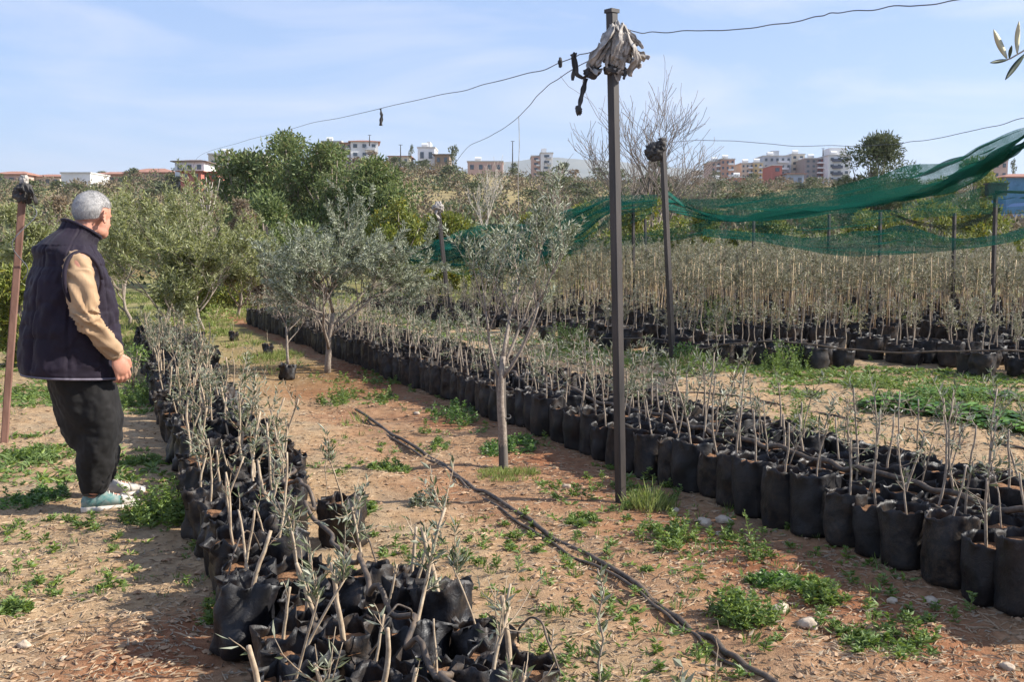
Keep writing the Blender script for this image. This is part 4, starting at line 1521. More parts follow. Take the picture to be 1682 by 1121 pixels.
WC = [
    (265, 858, 120, 34, 'bushy', 95, 0.17, 'weed', 'dense leafy green weed at the feet of the old man'),
    (1066, 834, 84, 26, 'grass', 60, 0.12, 'grass', 'bright green grass tuft at the foot of the tall post'),
    (1102, 886, 76, 36, 'bushy', 34, 0.10, 'weed', 'small green weed below the grass tuft'),
    (955, 860, 70, 24, 'low', 50, 0.04, 'weed', 'low pale weed on the path left of the grass tuft'),
    (1224, 1018, 90, 46, 'bushy', 48, 0.13, 'weed', 'fresh green weed beside the thick hose'),
    (1238, 925, 24, 10, 'bushy', 8, 0.19, 'weed', 'upright thin green weed in front of the long row'),
    (1275, 962, 96, 26, 'low', 90, 0.05, 'broad', 'low spreading weed left of the shaded bags'),
    (1350, 985, 70, 36, 'bushy', 26, 0.10, 'weed', 'straggling weed beside the rounded stone'),
    (1520, 1058, 30, 30, 'bushy', 8, 0.13, 'weed', 'small upright weed near the bottom right'),
    (1450, 1062, 170, 60, 'low', 110, 0.035, 'weed', 'thin creeping weed on the shaded earth at bottom right'),
    (835, 782, 120, 26, 'grass', 120, 0.05, 'grass', 'yellow-green short grass round the foot of the grey stake'),
    (810, 742, 46, 20, 'low', 36, 0.08, 'broad', 'leafy dark weed just left of the grey stake'),
    (856, 736, 56, 22, 'low', 44, 0.08, 'broad', 'leafy dark weed just right of the grey stake'),
    (748, 690, 84, 26, 'bushy', 46, 0.13, 'broad', 'dark green weed against the bags left of the grey stake'),
    (726, 730, 40, 34, 'low', 46, 0.05, 'weed', 'loose pale weed on the middle of the path'),
    (640, 772, 78, 14, 'low', 60, 0.055, 'weed', 'low strip of weed across the path'),
    (556, 658, 64, 30, 'bushy', 40, 0.15, 'weed', 'feathery weed in front of the silvery olive'),
    (600, 838, 44, 22, 'low', 40, 0.05, 'weed', 'small weed at the right side of the near bed'),
    (232, 655, 90, 60, 'bushy', 130, 0.15, 'weed', 'lush green weeds between the old man and the near bed'),
    (232, 760, 84, 14, 'low', 80, 0.06, 'weed', 'strip of weed on the earth right of the baggy trousers'),
    (50, 752, 110, 34, 'low', 120, 0.08, 'weed', 'green weeds at the foot of the leaning rusty pole'),
    (50, 822, 120, 34, 'low', 130, 0.06, 'broad', 'dark weeds lying in the shadow of the old man'),
    (60, 650, 110, 24, 'low', 120, 0.09, 'weed', 'green weeds behind the old man at left'),
    (20, 1000, 60, 20, 'low', 40, 0.05, 'weed', 'low weed at the bottom left edge'),
    (1180, 545, 76, 14, 'bushy', 70, 0.55, 'weed', 'tall bright green bush at the front of the far beds'),
    (930, 575, 66, 10, 'bushy', 60, 0.38, 'weed', 'green bush at the left front of the far beds'),
    (1140, 606, 110, 22, 'bushy', 110, 0.20, 'weed', 'green weeds round the foot of the second post'),
    (1312, 716, 40, 10, 'bushy', 30, 0.32, 'weed', 'upright bright green weed just behind the long row'),
    (1010, 600, 80, 14, 'low', 60, 0.12, 'weed', 'low green weed behind the tall post'),
    (1290, 612, 90, 16, 'bushy', 60, 0.28, 'weed', 'leafy weed among the front pots of the far beds'),
    (445, 588, 110, 20, 'grass', 150, 0.10, 'grass', 'green grass tufts left of the potted tree'),
    (350, 1010, 50, 50, 'low', 30, 0.05, 'weed', 'weed seedlings at the left side of the nearest bags'),
    (1560, 668, 230, 40, 'bushy', 130, 0.17, 'weed', 'loose fresh weeds growing through the leafy patch'),
    (1440, 640, 120, 20, 'bushy', 60, 0.15, 'weed', 'fresh weeds at the left end of the leafy patch'),
    (700, 830, 60, 16, 'bushy', 14, 0.09, 'olive', 'small grey-green shoot on the path'),
]
for i, (px, py, w, h, kd, n, sz, mt, lab) in enumerate(WC):
    clump('weed_clump', lab, px, py, w, h, kd, n, sz, mt, 900 + i)
rng = np.random.default_rng(333)
for i in range(46):
    px, py = rng.uniform(1400, 1720), rng.uniform(632, 722)
    if py < 700 - (px - 1400) * 0.22 - 40:
        continue

def green_bush(label, px, base_py, top_py, wpx, seed, L=0.035, W=0.012, mat='weed', per=2600):
    r = np.random.default_rng(seed)
    g_ = G(px, base_py)
    Y = g_[1]
    z = gz(g_[0], Y)
    H = P(px, top_py, Y)[2] - z
    Wd = wpx / F_PX * Y
    root = thing('green_bush', label, 'bush', (g_[0], Y, z), 0, 'fresh green bushes round the far beds')
    cl, st = [], MB()
    for i in range(16):
        q = r.uniform(0.12, 0.92)
        a = r.uniform(0, 6.28)
        c_ = np.array([math.cos(a) * Wd * 0.36 * (1.15 - q * 0.7), math.sin(a) * Wd * 0.36 * (1.15 - q * 0.7), q * H])
        cl.append((c_, Wd * r.uniform(0.12, 0.2)))
        st.tube([(0, 0, 0), c_ * [0.4, 0.4, 0.5], c_], [0.006, 0.004, 0.002], 4)
    st.build('stems', M['stick'], root)
    clump_crown(r, cl, per / max(Wd, 0.1) ** 1.0, L, W).build('foliage', M[mat], root, smooth=False)


green_bush('tall bright green bush standing at the front of the far beds', 1182, 560, 488, 78, 1)
green_bush('green bush at the left front of the far beds left of the tall post', 935, 575, 528, 74, 2)
green_bush('upright feathery green plant just behind the long row of bags', 1312, 712, 652, 44, 3, 0.03, 0.008)
green_bush('yellow-green upright plant among the canes at the right', 1492, 548, 452, 34, 4, 0.04, 0.014, 'grass')
green_bush('pale green bush among the canes near the right edge', 1395, 556, 492, 40, 5)
green_bush('leafy green bush at the foot of the second post', 1128, 602, 568, 60, 6, 0.04, 0.016, 'broad')
green_bush('low leafy bush between the front pots of the far beds', 1288, 606, 560, 56, 7, 0.04, 0.014)
green_bush('yellow-green bush at the far end of the near bed', 352, 528, 500, 60, 8, 0.07, 0.03, 'grass', 900)
green_bush('fresh green bush behind the near bed beside the pale olives', 218, 640, 560, 70, 9, 0.04, 0.014)
lab_b = ['broad-leaved plant in the leafy patch, nearest its left end', 'broad-leaved plant in the middle of the leafy patch', 'broad-leaved plant of the leafy patch by the right edge', 'broad-leaved plant at the back of the leafy patch']
for i, (px, py, w, h, n) in enumerate([(1475, 672, 120, 30, 60), (1580, 690, 130, 36, 80), (1670, 700, 110, 40, 70), (1590, 652, 200, 20, 70)]):
    clump('broad_leaved_plant', lab_b[i], px, py, w, h, 'broad', n + 70, 0.155, 'broad', 1000 + i, 'broad-leaved plants behind the long row', 'plant')


def ground_cover():
    r = np.random.default_rng(17)
    low, gr = MB(), MB()
    # sparse seedlings everywhere, thicker where the noise says so
    n = 5200
    y = 2.7 + 11 * r.uniform(0, 1, n) ** 1.3
    x = r.uniform(-0.52, 0.55, n) * y
    p = fbm(x * 0.9, y * 0.9, 0, 61, 3)
    for i in np.nonzero(p > 0.3)[0]:
        weed_bits(low, r, x[i], y[i], ('low', 'low', 'grass', 'bushy')[int(r.integers(0, 4))], r.uniform(0.018, 0.065))
    # weeds gathering along the foot of the long row
    n = 700
    s_ = 3 + 9 * r.uniform(0, 1, n)
    t_ = 3.28 - 0.022 * (s_ - 3) - 0.75 * r.uniform(0, 1, n) ** 1.6
    for i in range(n):
        xx, yy = ST(s_[i], t_[i])
        if float(fbm(xx * 1.6, yy * 1.6, 0, 66, 2)) > 0.12:
            weed_bits(low, r, xx, yy, ('low', 'low', 'bushy')[int(r.integers(0, 3))], r.uniform(0.03, 0.08))
    # grass growing towards the back and left of the long row
    n = 9000
    y = 8.5 + 22 * r.uniform(0, 1, n) ** 1.1
    x = r.uniform(-0.55, 0.3, n) * y
    t = 0.923 * x + 0.385 * y
    s = -0.385 * x + 0.923 * y
    p = fbm(x * 0.7, y * 0.7, 0, 62, 3)
    d = np.clip((y - 8.5) / 8, 0, 1)
    ok = ((t < 2.6) & ~((t > 0.5) & (t < 2.0) & (s < 15.5)) | (s > 19.5)) & (p + d * 0.9 > 0.42) & ((t > 1.9) | (t < 1.0) | (s > 15.5))
    for i in np.nonzero(ok)[0]:
        weed_bits(gr, r, x[i], y[i], 'grass' if r.random() < 0.7 else 'low', r.uniform(0.04, 0.11) * (1 + y[i] / 25))
    # left of the near bed behind the old man
    n = 2600
    y = r.uniform(6.3, 16, n)
    x = r.uniform(-0.52, -0.27, n) * y
    t = 0.923 * x + 0.385 * y
    p = fbm(x * 0.9, y * 0.9, 0, 63, 3)
    for i in np.nonzero((p > -0.15) & (t < 0.62))[0]:
        weed_bits(low, r, x[i], y[i], 'low', r.uniform(0.04, 0.10))
    # strip between the long row and the far beds
    n = 4600
    x = r.uniform(-3, 7, n)
    yf = np.interp(x, FRONT[:, 0], FRONT[:, 1])
    y = yf - r.uniform(-0.6, 2.6, n)
    p = fbm(x * 0.9, y * 0.9, 0, 64, 3)
    for i in np.nonzero(p > -0.12)[0]:
        weed_bits(low, r, x[i], y[i], 'low', r.uniform(0.04, 0.12))
    tag(low.build('weeds', M['weed'], smooth=False), 'sparse low green weeds dotted over the earth', None, None, 'stuff')
    tag(gr.build('grass', M['grass'], smooth=False), 'thin yellow-green grass beyond the silvery olive', None, None, 'stuff')


ground_cover()

# lone shoots in the foreground, standing on the earth
def shoot(name, label, px, base_py, top_py, seed, thick=0.004, leaves=24, leafL=0.035, leafW=0.012, mat='olive', stick='greystick', cut=True):
    r = np.random.default_rng(seed)
    g = G(px, base_py)
    z = gz(g[0], g[1])
    tp = P(px + r.normal() * 4, top_py, g[1])
    H = tp[2] - z
    root = thing(name, label, 'shoot', (g[0], g[1], z))
    pts = np.array([[r.normal() * 0.006, r.normal() * 0.006, -0.02 + q * (H + 0.02)] for q in np.linspace(0, 1, 8)])
    b = MB()
    b.tube(pts, np.linspace(thick, thick * 0.5, 8), 6)
    b.build('stem', M[stick], root)
    f = MB()
    q = r.uniform(0.3, 1.0, leaves) * 7
    i = np.minimum(q.astype(int), 6)
    pos = pts[i] + (pts[i + 1] - pts[i]) * (q - i)[:, None]
    a = r.uniform(0, 6.28, leaves)
    f.leaves(pos, np.stack([np.cos(a), np.sin(a), 0.9 + 0 * a], -1), leafL * r.uniform(0.7, 1.3, leaves), leafW, r)
    f.build('foliage', M[mat], root, smooth=False)


shoot('leafy_shoot', 'grey-green leafy shoot standing at the bottom edge beside the hose', 985, 1190, 935, 5, 0.005, 46, 0.042, 0.013)
shoot('leafy_shoot', 'short grey-green shoot at the bottom edge by the nearest bags', 905, 1165, 1035, 6, 0.004, 16, 0.035, 0.011)
shoot('leafy_shoot', 'pair of broad pale leaves poking up at the bottom edge', 1118, 1200, 1095, 7, 0.004, 10, 0.06, 0.024)
shoot('dead_stalk', 'thin dead stalk leaning by the hose at the bottom', 1175, 1110, 1020, 8, 0.0022, 2, 0.02, 0.004, 'dryleaf', 'stick')
shoot('dead_stalk', 'thin bare stalk rising right of the open bag', 537, 850, 700, 9, 0.004, 3, 0.03, 0.006, 'olive', 'stick')

# olive spray hanging in at the upper right
Yb = 1.15
sp = thing('olive_spray', 'olive twig with narrow leaves hanging in at the upper right corner', 'olive twig', tuple(P(1682, 82, Yb)))
o0 = P(1682, 82, Yb)
b = MB()
b.tube([P(1735, 60, Yb + .02) - o0, P(1700, 78, Yb) - o0, P(1682, 83, Yb) - o0, P(1660, 96, Yb) - o0, P(1645, 101, Yb) - o0], [0.0016, 0.0013, 0.001, 0.0009, 0.0007], 5)
b.build('twig', M['bark'], sp)


def one_leaf(base, tip, w, mat, bend):
    base, tip = np.array(base), np.array(tip)
    d = tip - base
    side = norm(np.cross(d, [0.15, 1, 0.1]))
    nrm = norm(np.cross(side, d))
    rings = []
    for q in np.linspace(0, 1, 9):
        c = base + d * q + nrm * bend * math.sin(math.pi * q)
        ww = w * (math.sin(math.pi * min(1, q * 0.93 + 0.05)) ** 0.8) / 2
        rings.append([c - side * ww, c + nrm * ww * 0.15 + nrm * 0.0003, c + side * ww, c - nrm * 0.0003])
    bb = MB()
    bb.loft(np.array(rings))
    bb.build('leaf', mat, sp)


pl = simple('pale_leaf_underside', (0.42, 0.38, 0.24), (0.62, 0.56, 0.36), 60, 0.6, 0.1)
dk = simple('dark_leaf', (0.035, 0.045, 0.03), (0.08, 0.10, 0.06), 60, 0.5, 0.1)
for (x0, y0, x1, y1, w, m_, bd) in ((1654, 96, 1632, 48, 0.0068, pl, 0.002), (1671, 88, 1674, 34, 0.0055, pl, 0.003), (1684, 88, 1651, 131, 0.0062, dk, 0.002), (1656, 98, 1626, 103, 0.004, dk, 0.001),
                               (1658, 96, 1662, 74, 0.004, dk, 0.001), (1690, 80, 1700, 30, 0.006, dk, 0.002), (1700, 78, 1722, 120, 0.006, dk, 0.002)):
    one_leaf(P(x0, y0, Yb) - o0, P(x1, y1, Yb - 0.01) - o0, w, m_, bd)

# bare tree on the skyline and sparse pale trunks
def bare_tree(name, label, px, Y, top_py, wpx, seed, nb, r0, mat, sp=0.5, up=0.12, first=0.3):
    r = np.random.default_rng(seed)
    tp = P(px, top_py, Y)
    g = gz(tp[0], Y)
    H = tp[2] - g
    pa, ti = [], []
    grow(r, (0, 0, -0.1), (0, 0, 1), H * first, r0, 0, nb, sp, up, 0.09, pa, ti, 5, 0.76)
    al = np.concatenate([p[0] for p in pa])
    sc = H / np.percentile(al[:, 2], 98)
    sx = (wpx / F_PX * Y) / (np.percentile(al[:, 0], 99) - np.percentile(al[:, 0], 1))
    S = np.array([sx, sx, sc])
    pa = [(p * S, np.maximum(rr_, 0.009), l) for p, rr_, l in pa]
    root = thing(name, label, 'tree', (tp[0], Y, g))
    tubes([p for p in pa if p[2] < 2]).build('trunk', mat, root)
    tubes([p for p in pa if p[2] >= 2]).build('crown', mat, root)


greybark = simple('grey_bare_bark', (0.12, 0.095, 0.08), (0.24, 0.2, 0.17), 8, 0.9, 0.3)
palebark = simple('pale_bare_bark', (0.36, 0.31, 0.25), (0.55, 0.5, 0.42), 8, 0.9, 0.3)
bare_tree('bare_tree', 'leafless grey tree spreading above the skyline behind the second post', 1068, 42, 160, 205, 7, (7, 5, 4, 4), 0.13, greybark, 0.6, 0.09, 0.24)
bare_tree('bare_tree', 'pale leafless trunks right of the feathery olive tree', 330, 26, 300, 50, 9, (5, 3, 2), 0.04, palebark, 0.35, 0.2, 0.25)
bare_tree('bare_tree', 'brown leafless tree behind the slim staked olive', 905, 60, 280, 80, 10, (5, 4, 3, 2), 0.08, greybark, 0.5, 0.12)
bare_tree('bare_tree', 'small pale leafless tree on the slope above the citrus trees', 800, 60, 275, 60, 14, (5, 4, 3, 2), 0.08, palebark, 0.5, 0.12)
bare_tree('bare_tree', 'brown leafless tree at the right of the big bare tree', 1130, 80, 262, 90, 13, (5, 4, 3, 2), 0.08, greybark, 0.5, 0.12)


# ------------------------------------------------------------ hill: scrub and trees
def hill_scrub():
    r = np.random.default_rng(71)
    b = MB()
    cl = []
    for i in range(2600):
        y = r.uniform(50, 232)
        x = r.uniform(-0.56, 0.56) * y
        if y > 200 and r.random() < 0.4:
            continue
        terr = math.sin((y + 0.1 * x) * 0.12)
        if terr > 0.6 and y > 100 and r.random() < 0.5:
            continue
        rad = r.uniform(0.6, 1.7)
        cl.append((np.array([x, y, gz(x, y) + rad * 0.4]), rad))
    cg = [c for i, c in enumerate(cl) if vnoise(c[0][0] * 0.05, c[0][1] * 0.09, 0, 5) + 0.5 * r.normal() > 0.1]
    b = clump_crown(r, cg, 50, 0.42, 0.26)
    tag(b.build('shrubbery', M['hillgreen'], smooth=False), 'green shrubs spread over the slope below the town', None, None, 'stuff')
    ids = {id(c) for c in cg}
    b = clump_crown(r, [c for c in cl if id(c) not in ids], 50, 0.42, 0.26)
    tag(b.build('scrub', M['scrubleaf'], smooth=False), 'brown and dull green scrub covering the slope below the town', None, None, 'stuff')


hill_scrub()
# orchard and brush between the nursery and the slope
def brush():
    r = np.random.default_rng(72)
    cl = []
    for i in range(420):
        y = r.uniform(36, 60)
        x = r.uniform(-0.55, 0.55) * y
        rad = r.uniform(0.5, 1.1)
        cl.append((np.array([x, y, gz(x, y) + r.uniform(0.3, 1.3)]), rad))
    b = clump_crown(r, cl, 120, 0.25, 0.1)
    tag(b.build('undergrowth', M['hillgreen'], smooth=False), 'dull green brush behind the citrus trees', None, None, 'stuff')


brush()
HT = []
rh = np.random.default_rng(73)
for v in range(5):
    H0 = 4.0
    o = crown_tree('hill_tree', 'x', 'tree', 0, 0, 0, 0, 600 + v, M['hillgreen'] if v != 3 else M['dryleaf'], 'trees scattered over the hill', 14, 60, 0.34, 0.2, base_low=0.1, loc=(0, 0, -500), H=H0, Wd=3.4)
    HT.append(o)
usedh = set()


def hill_tree(px, top_py, Y, wpx, v, label):
    tp = P(px, top_py, Y)
    g = gz(tp[0], Y)
    H = max(tp[2] - g, 1.0)
    o = HT[v] if v not in usedh else copy_tree(HT[v])
    usedh.add(v)
    sx = wpx / F_PX * Y / 3.4
    o.location = (tp[0], Y, g)
    o.scale = (sx, sx, H / 4.0)
    o.rotation_euler = (0, 0, rh.uniform(0, 6))
    o['label'] = label


named = [(676, 238, 210, 14, 0, 'small pine standing just left of the white rooftop'), (745, 240, 205, 24, 1, 'olive-green tree between the white rooftop and the pink wall'),
         (700, 262, 200, 22, 2, 'dark bush in front of the white rooftop'), (925, 268, 190, 34, 4, 'dark round tree right of the white tower block'),
         (845, 268, 200, 22, 2, 'dark tree left of the white tower block'), (1215, 300, 170, 40, 0, 'green tree below the yellow block'),
         (1090, 288, 180, 34, 1, 'dull tree left of the orange block'), (1310, 300, 170, 36, 2, 'bush below the grey-blue house'),
         (640, 262, 200, 26, 3, 'brownish tree right of the white red-roofed block'), (1665, 262, 230, 16, 0, 'dark cypress-like tree above the blue shed'),
         (1010, 284, 190, 40, 3, 'brown tree on the ridge left of the bare tree'), (225, 285, 190, 40, 3, 'brown tree on the ridge left of the wooden house'),
         (770, 300, 150, 40, 4, 'dark tree on the slope under the pink wall')]
for a in named:
    hill_tree(*a)
for i in range(95):
    px = rh.uniform(-40, 1720)
    Y = rh.uniform(95, 215)
    x = (px - 841) / F_PX * Y
    top = gz(x, Y) + rh.uniform(1.8, 3.6)
    py = 400 - (top - CAM_Z) * F_PX / Y
    hill_tree(px, py, Y, rh.uniform(3, 5.5) * F_PX / Y, int(rh.integers(0, 5)), 'scrubby rounded tree growing among others on the slope below the town')


# ------------------------------------------------------------ town buildings
def wallmat(name, c):
    d = tuple(q * 0.8 for q in c)
    return simple(name, d, c, 0.35, 0.9, 0)


WM = {k: wallmat('render_' + k, c) for k, c in dict(white=(0.80, 0.79, 0.77), cream=(0.66, 0.58, 0.46), yellow=(0.66, 0.50, 0.26), orange=(0.52, 0.31, 0.23), grey=(0.50, 0.51, 0.53), taupe=(0.33, 0.29, 0.27), maroon=(0.28, 0.10, 0.09),
                                                  red=(0.48, 0.17, 0.13), pink=(0.62, 0.42, 0.35), blue=(0.15, 0.27, 0.55), bluegrey=(0.36, 0.42, 0.52), brown=(0.30, 0.22, 0.16)).items()}
rooft = simple('red_tile_roof', (0.26, 0.12, 0.08), (0.40, 0.21, 0.15), 1.0, 0.9, 0)
roofd = simple('dark_roof', (0.10, 0.075, 0.06), (0.18, 0.13, 0.10), 1.0, 0.9, 0)
roofg = simple('flat_roof', (0.42, 0.40, 0.37), (0.58, 0.56, 0.52), 1.0, 0.9, 0)
glass = simple('window_glass', (0.03, 0.045, 0.06), (0.07, 0.09, 0.11), 1.0, 0.15, 0, spec=0.7)
balc = simple('dark_balcony', (0.05, 0.06, 0.09), (0.09, 0.10, 0.14), 1.0, 0.5, 0)


def building(name, label, x0, x1, y0, y1, Y, wall, nx, ny, roof='flat', depth=9, rz=0.0, side=None, balconies=False, attic=None, cat='building', tank=None):
    tank = (roof == 'flat' and nx > 1) if tank is None else tank
    a, c = P(x0, y0, Y), P(x1, y0, Y)
    W = c[0] - a[0]
    zt = a[2]
    zb = P(x0, y1, Y)[2]
    cx = (a[0] + c[0]) / 2
    g = min(gz(cx, Y), gz(cx, Y + depth), zb) - 1.5
    H = zt - g
    vis = zt - zb
    root = thing(name, label, cat, (cx, Y, g), rz, 'town buildings on the ridge')
    b = MB()
    b.box((0, depth / 2, H / 2), (W, depth, H))
    b.build('wall', WM[wall], root, smooth=False)
    if side:
        b = MB()
        b.box((W * 0.27, depth / 2 - 0.15, H / 2 - 0.1), (W * 0.44, depth, H - 0.2))
        b.build('facade_panel', WM[side], root, smooth=False)
    r = MB()
    if roof == 'flat':
        r.box((0, depth / 2, H + 0.12), (W + 0.3, depth + 0.3, 0.24))
        r.build('roof', roofg, root, smooth=False)
    else:
        e, rh_ = 0.5, min(1.6, W * 0.13)
        v = [(-W / 2 - e, -e, H), (W / 2 + e, -e, H), (W / 2 + e, depth + e, H), (-W / 2 - e, depth + e, H), (-W * 0.18, depth / 2, H + rh_), (W * 0.18, depth / 2, H + rh_),
             (-W / 2 - e, -e, H + .12), (W / 2 + e, -e, H + .12), (W / 2 + e, depth + e, H + .12), (-W / 2 - e, depth + e, H + .12)]
        r.add(v, [[0, 3, 2, 1], [0, 1, 7, 6], [1, 2, 8, 7], [2, 3, 9, 8], [3, 0, 6, 9], [6, 7, 5, 4], [8, 9, 4, 5]], [[7, 8, 5], [9, 6, 4]])
        r.build('roof', rooft if roof == 'tile' else roofd, root, smooth=False)
    if attic:
        b = MB()
        b.box((attic[0] * W, depth / 2, H + 0.24 + attic[2] / 2), (attic[1] * W, depth * 0.6, attic[2]))
        b.build('attic', WM[wall if side is None else 'cream'], root, smooth=False)
    if tank:
        b = MB()
        b.tube([(-W * 0.3, depth * .2, H + 0.75), (-W * 0.3 + 1.3, depth * .2, H + 0.75)], 0.4, 10)
        b.build('water_tank', WM['white'], root, smooth=False)
    wm = None
    fh = vis / max(ny, 1)
    for iy in range(ny):
        for ix in range(nx):
            X = -W / 2 + W * (ix + 0.5) / nx
            Z = H - vis + fh * (iy + 0.52)
            if wm is None:
                q = MB()
                q.box((0, 0, 0), (min(W / nx * 0.42, 1.8), 0.16, fh * 0.42))
                o = q.build('window', glass, root, smooth=False)
                wm = o
            else:
                o = wm.copy()
                COL.objects.link(o)
                o.parent = root
            o.location = (X, -0.03 if not side or X < W * 0.05 else -0.17, Z)
    if ny >= 3 and not balconies:
        for iy in range(ny):
            q = MB()
            q.box((W * 0.2, -0.5, H - vis + fh * (iy + 0.18)), (W * 0.36, 1.0, fh * 0.30))
            q.build('balcony', WM['white' if wall != 'white' else 'grey'], root, smooth=False)
    if balconies:
        for iy in range(ny):
            q = MB()
            q.box((-W * 0.12, -0.6, H - vis + fh * (iy + 0.3)), (W * 0.42, 1.2, fh * 0.42))
            q.build('balcony', balc, root, smooth=False)
    return root


B = building
B('apartment_block', 'white four-storey block with red tiled roof above the dark trees', 576, 621, 233, 275, 225, 'white', 3, 3, 'tile', rz=0.15)
B('apartment_block', 'narrow pinkish side of the white red-roofed block, shade put into its colour', 560, 577, 235, 272, 226, 'pink', 2, 3, 'tile')  # shaded side of the white block, shade put into the pink wall colour
B('house', 'low grey flat-roofed house left of the white red-roofed block', 528, 560, 233, 268, 232, 'grey', 3, 2)
B('house', 'white rooftop box between two trees on the ridge', 686, 714, 243, 268, 228, 'white', 2, 1, attic=(0.1, 0.2, 1.2))
B('house', 'brown low house right of the white rooftop box', 714, 738, 254, 272, 224, 'brown', 2, 1, 'dark')
B('house', 'low pink flat wall house in the middle of the ridge', 768, 826, 266, 284, 222, 'pink', 4, 1)
B('house', 'small tan house left of the small pine', 640, 672, 257, 272, 224, 'cream', 3, 1, 'tile')
B('garden_wall', 'long low white wall below the small pine', 655, 690, 272, 279, 214, 'white', 0, 0, cat='wall')
B('tower_block', 'pale tower block standing alone right of the middle', 888, 908, 252, 290, 238, 'white', 1, 4, attic=(-0.2, 0.4, 1.0))
B('tower_block', 'taupe left half of the lone tower block, its shade painted into the walls', 873, 888, 257, 290, 239, 'pink', 1, 4)  # same tower as above; its shaded half is coloured darker, not lit darker
B('house', 'white house with a dark spreading roof on the left skyline', 287, 335, 266, 284, 150, 'white', 3, 1, 'dark', 6)
B('house', 'red-fronted house half hidden beside the dark trees', 330, 358, 283, 300, 146, 'red', 2, 1, 'tile', 6)
B('house', 'low red roof below the white house on the left skyline', 296, 330, 282, 296, 144, 'red', 2, 1, 'tile', 6)
B('house', 'long tan flat-roofed house behind the dark trees', 342, 432, 254, 292, 190, 'cream', 6, 1)
B('warehouse', 'bright white low warehouse above the old man', 100, 148, 285, 306, 190, 'white', 0, 0)
B('house', 'pinkish low house at the far left of the ridge', -20, 42, 287, 305, 200, 'pink', 4, 1, 'tile')
B('house', 'cream low house left of the white warehouse', 44, 98, 291, 306, 204, 'cream', 4, 1, 'tile')
B('house', 'orange-roofed low house right of the white warehouse', 150, 205, 287, 304, 204, 'orange', 4, 1, 'tile')
B('house', 'tan house on the ridge behind the feathery olive tree', 206, 282, 284, 302, 204, 'pink', 5, 1, 'tile')
# right-hand cluster
B('apartment_block', 'orange-brick block at the left of the right cluster', 1184, 1207, 262, 300, 238, 'orange', 3, 4)
B('apartment_block', 'beige side block leaning on the orange-brick block', 1168, 1184, 266, 300, 239, 'pink', 2, 4)
B('house', 'small white house with blue windows below the orange block', 1169, 1190, 296, 308, 222, 'white', 2, 1)
B('house', 'small red house below the yellow block', 1203, 1226, 292, 308, 223, 'red', 2, 1)
B('apartment_block', 'yellow five-storey block between orange and grey blocks', 1238, 1253, 268, 302, 240, 'yellow', 2, 4)
B('apartment_block', 'left face of the yellow block, its shaded look given as cream colour', 1218, 1238, 269, 302, 241, 'cream', 3, 4)  # shaded wall of the yellow block, painted as a separate cream block
B('apartment_block', 'wide pale grey block with rooftop rooms', 1254, 1300, 257, 302, 243, 'grey', 5, 4, attic=(0.0, 0.25, 1.2))
B('apartment_block', 'cream block joined to the right of the wide grey block', 1300, 1322, 254, 302, 244, 'cream', 2, 5)
B('house', 'narrow red house in front of the wide grey block', 1269, 1285, 272, 300, 228, 'red', 1, 2)
B('house', 'blue-grey house with red roof below the cream block', 1293, 1321, 286, 308, 224, 'bluegrey', 2, 1, 'tile')
B('apartment_block', 'taupe and maroon tower beside the white balcony block', 1323, 1360, 261, 302, 236, 'taupe', 4, 5, side='maroon')
B('apartment_block', 'white block with dark stacked balconies and cream top floor', 1361, 1397, 256, 300, 232, 'white', 3, 4, balconies=True, attic=(0.05, 0.8, 1.6))
B('house', 'pinkish block at the far right behind the net', 1632, 1656, 264, 296, 234, 'pink', 2, 2)
B('shed', 'blue shed wall at the right edge behind the net', 1654, 1720, 292, 330, 120, 'blue', 0, 0, 'tile', 5, cat='shed')
for (px, t, b_, Y, lab) in ((842, 232, 285, 200, 'thin mast rising left of the lone tower block'), (607, 222, 240, 224, 'chimney pipe on the white red-roofed block'), (1352, 244, 262, 236, 'aerial on the taupe tower'), (658, 238, 275, 200, 'thin lamp pole left of the small pine')):
    top_ = P(px, t, Y)
    bt = P(px, b_, Y)
    b = MB()
    b.tube([bt, top_], [0.14, 0.07], 5)
    b.box(top_, (0.7, 0.08, 0.08))
    tag(b.build('mast', M['darkmetal'], smooth=False), lab, 'mast')


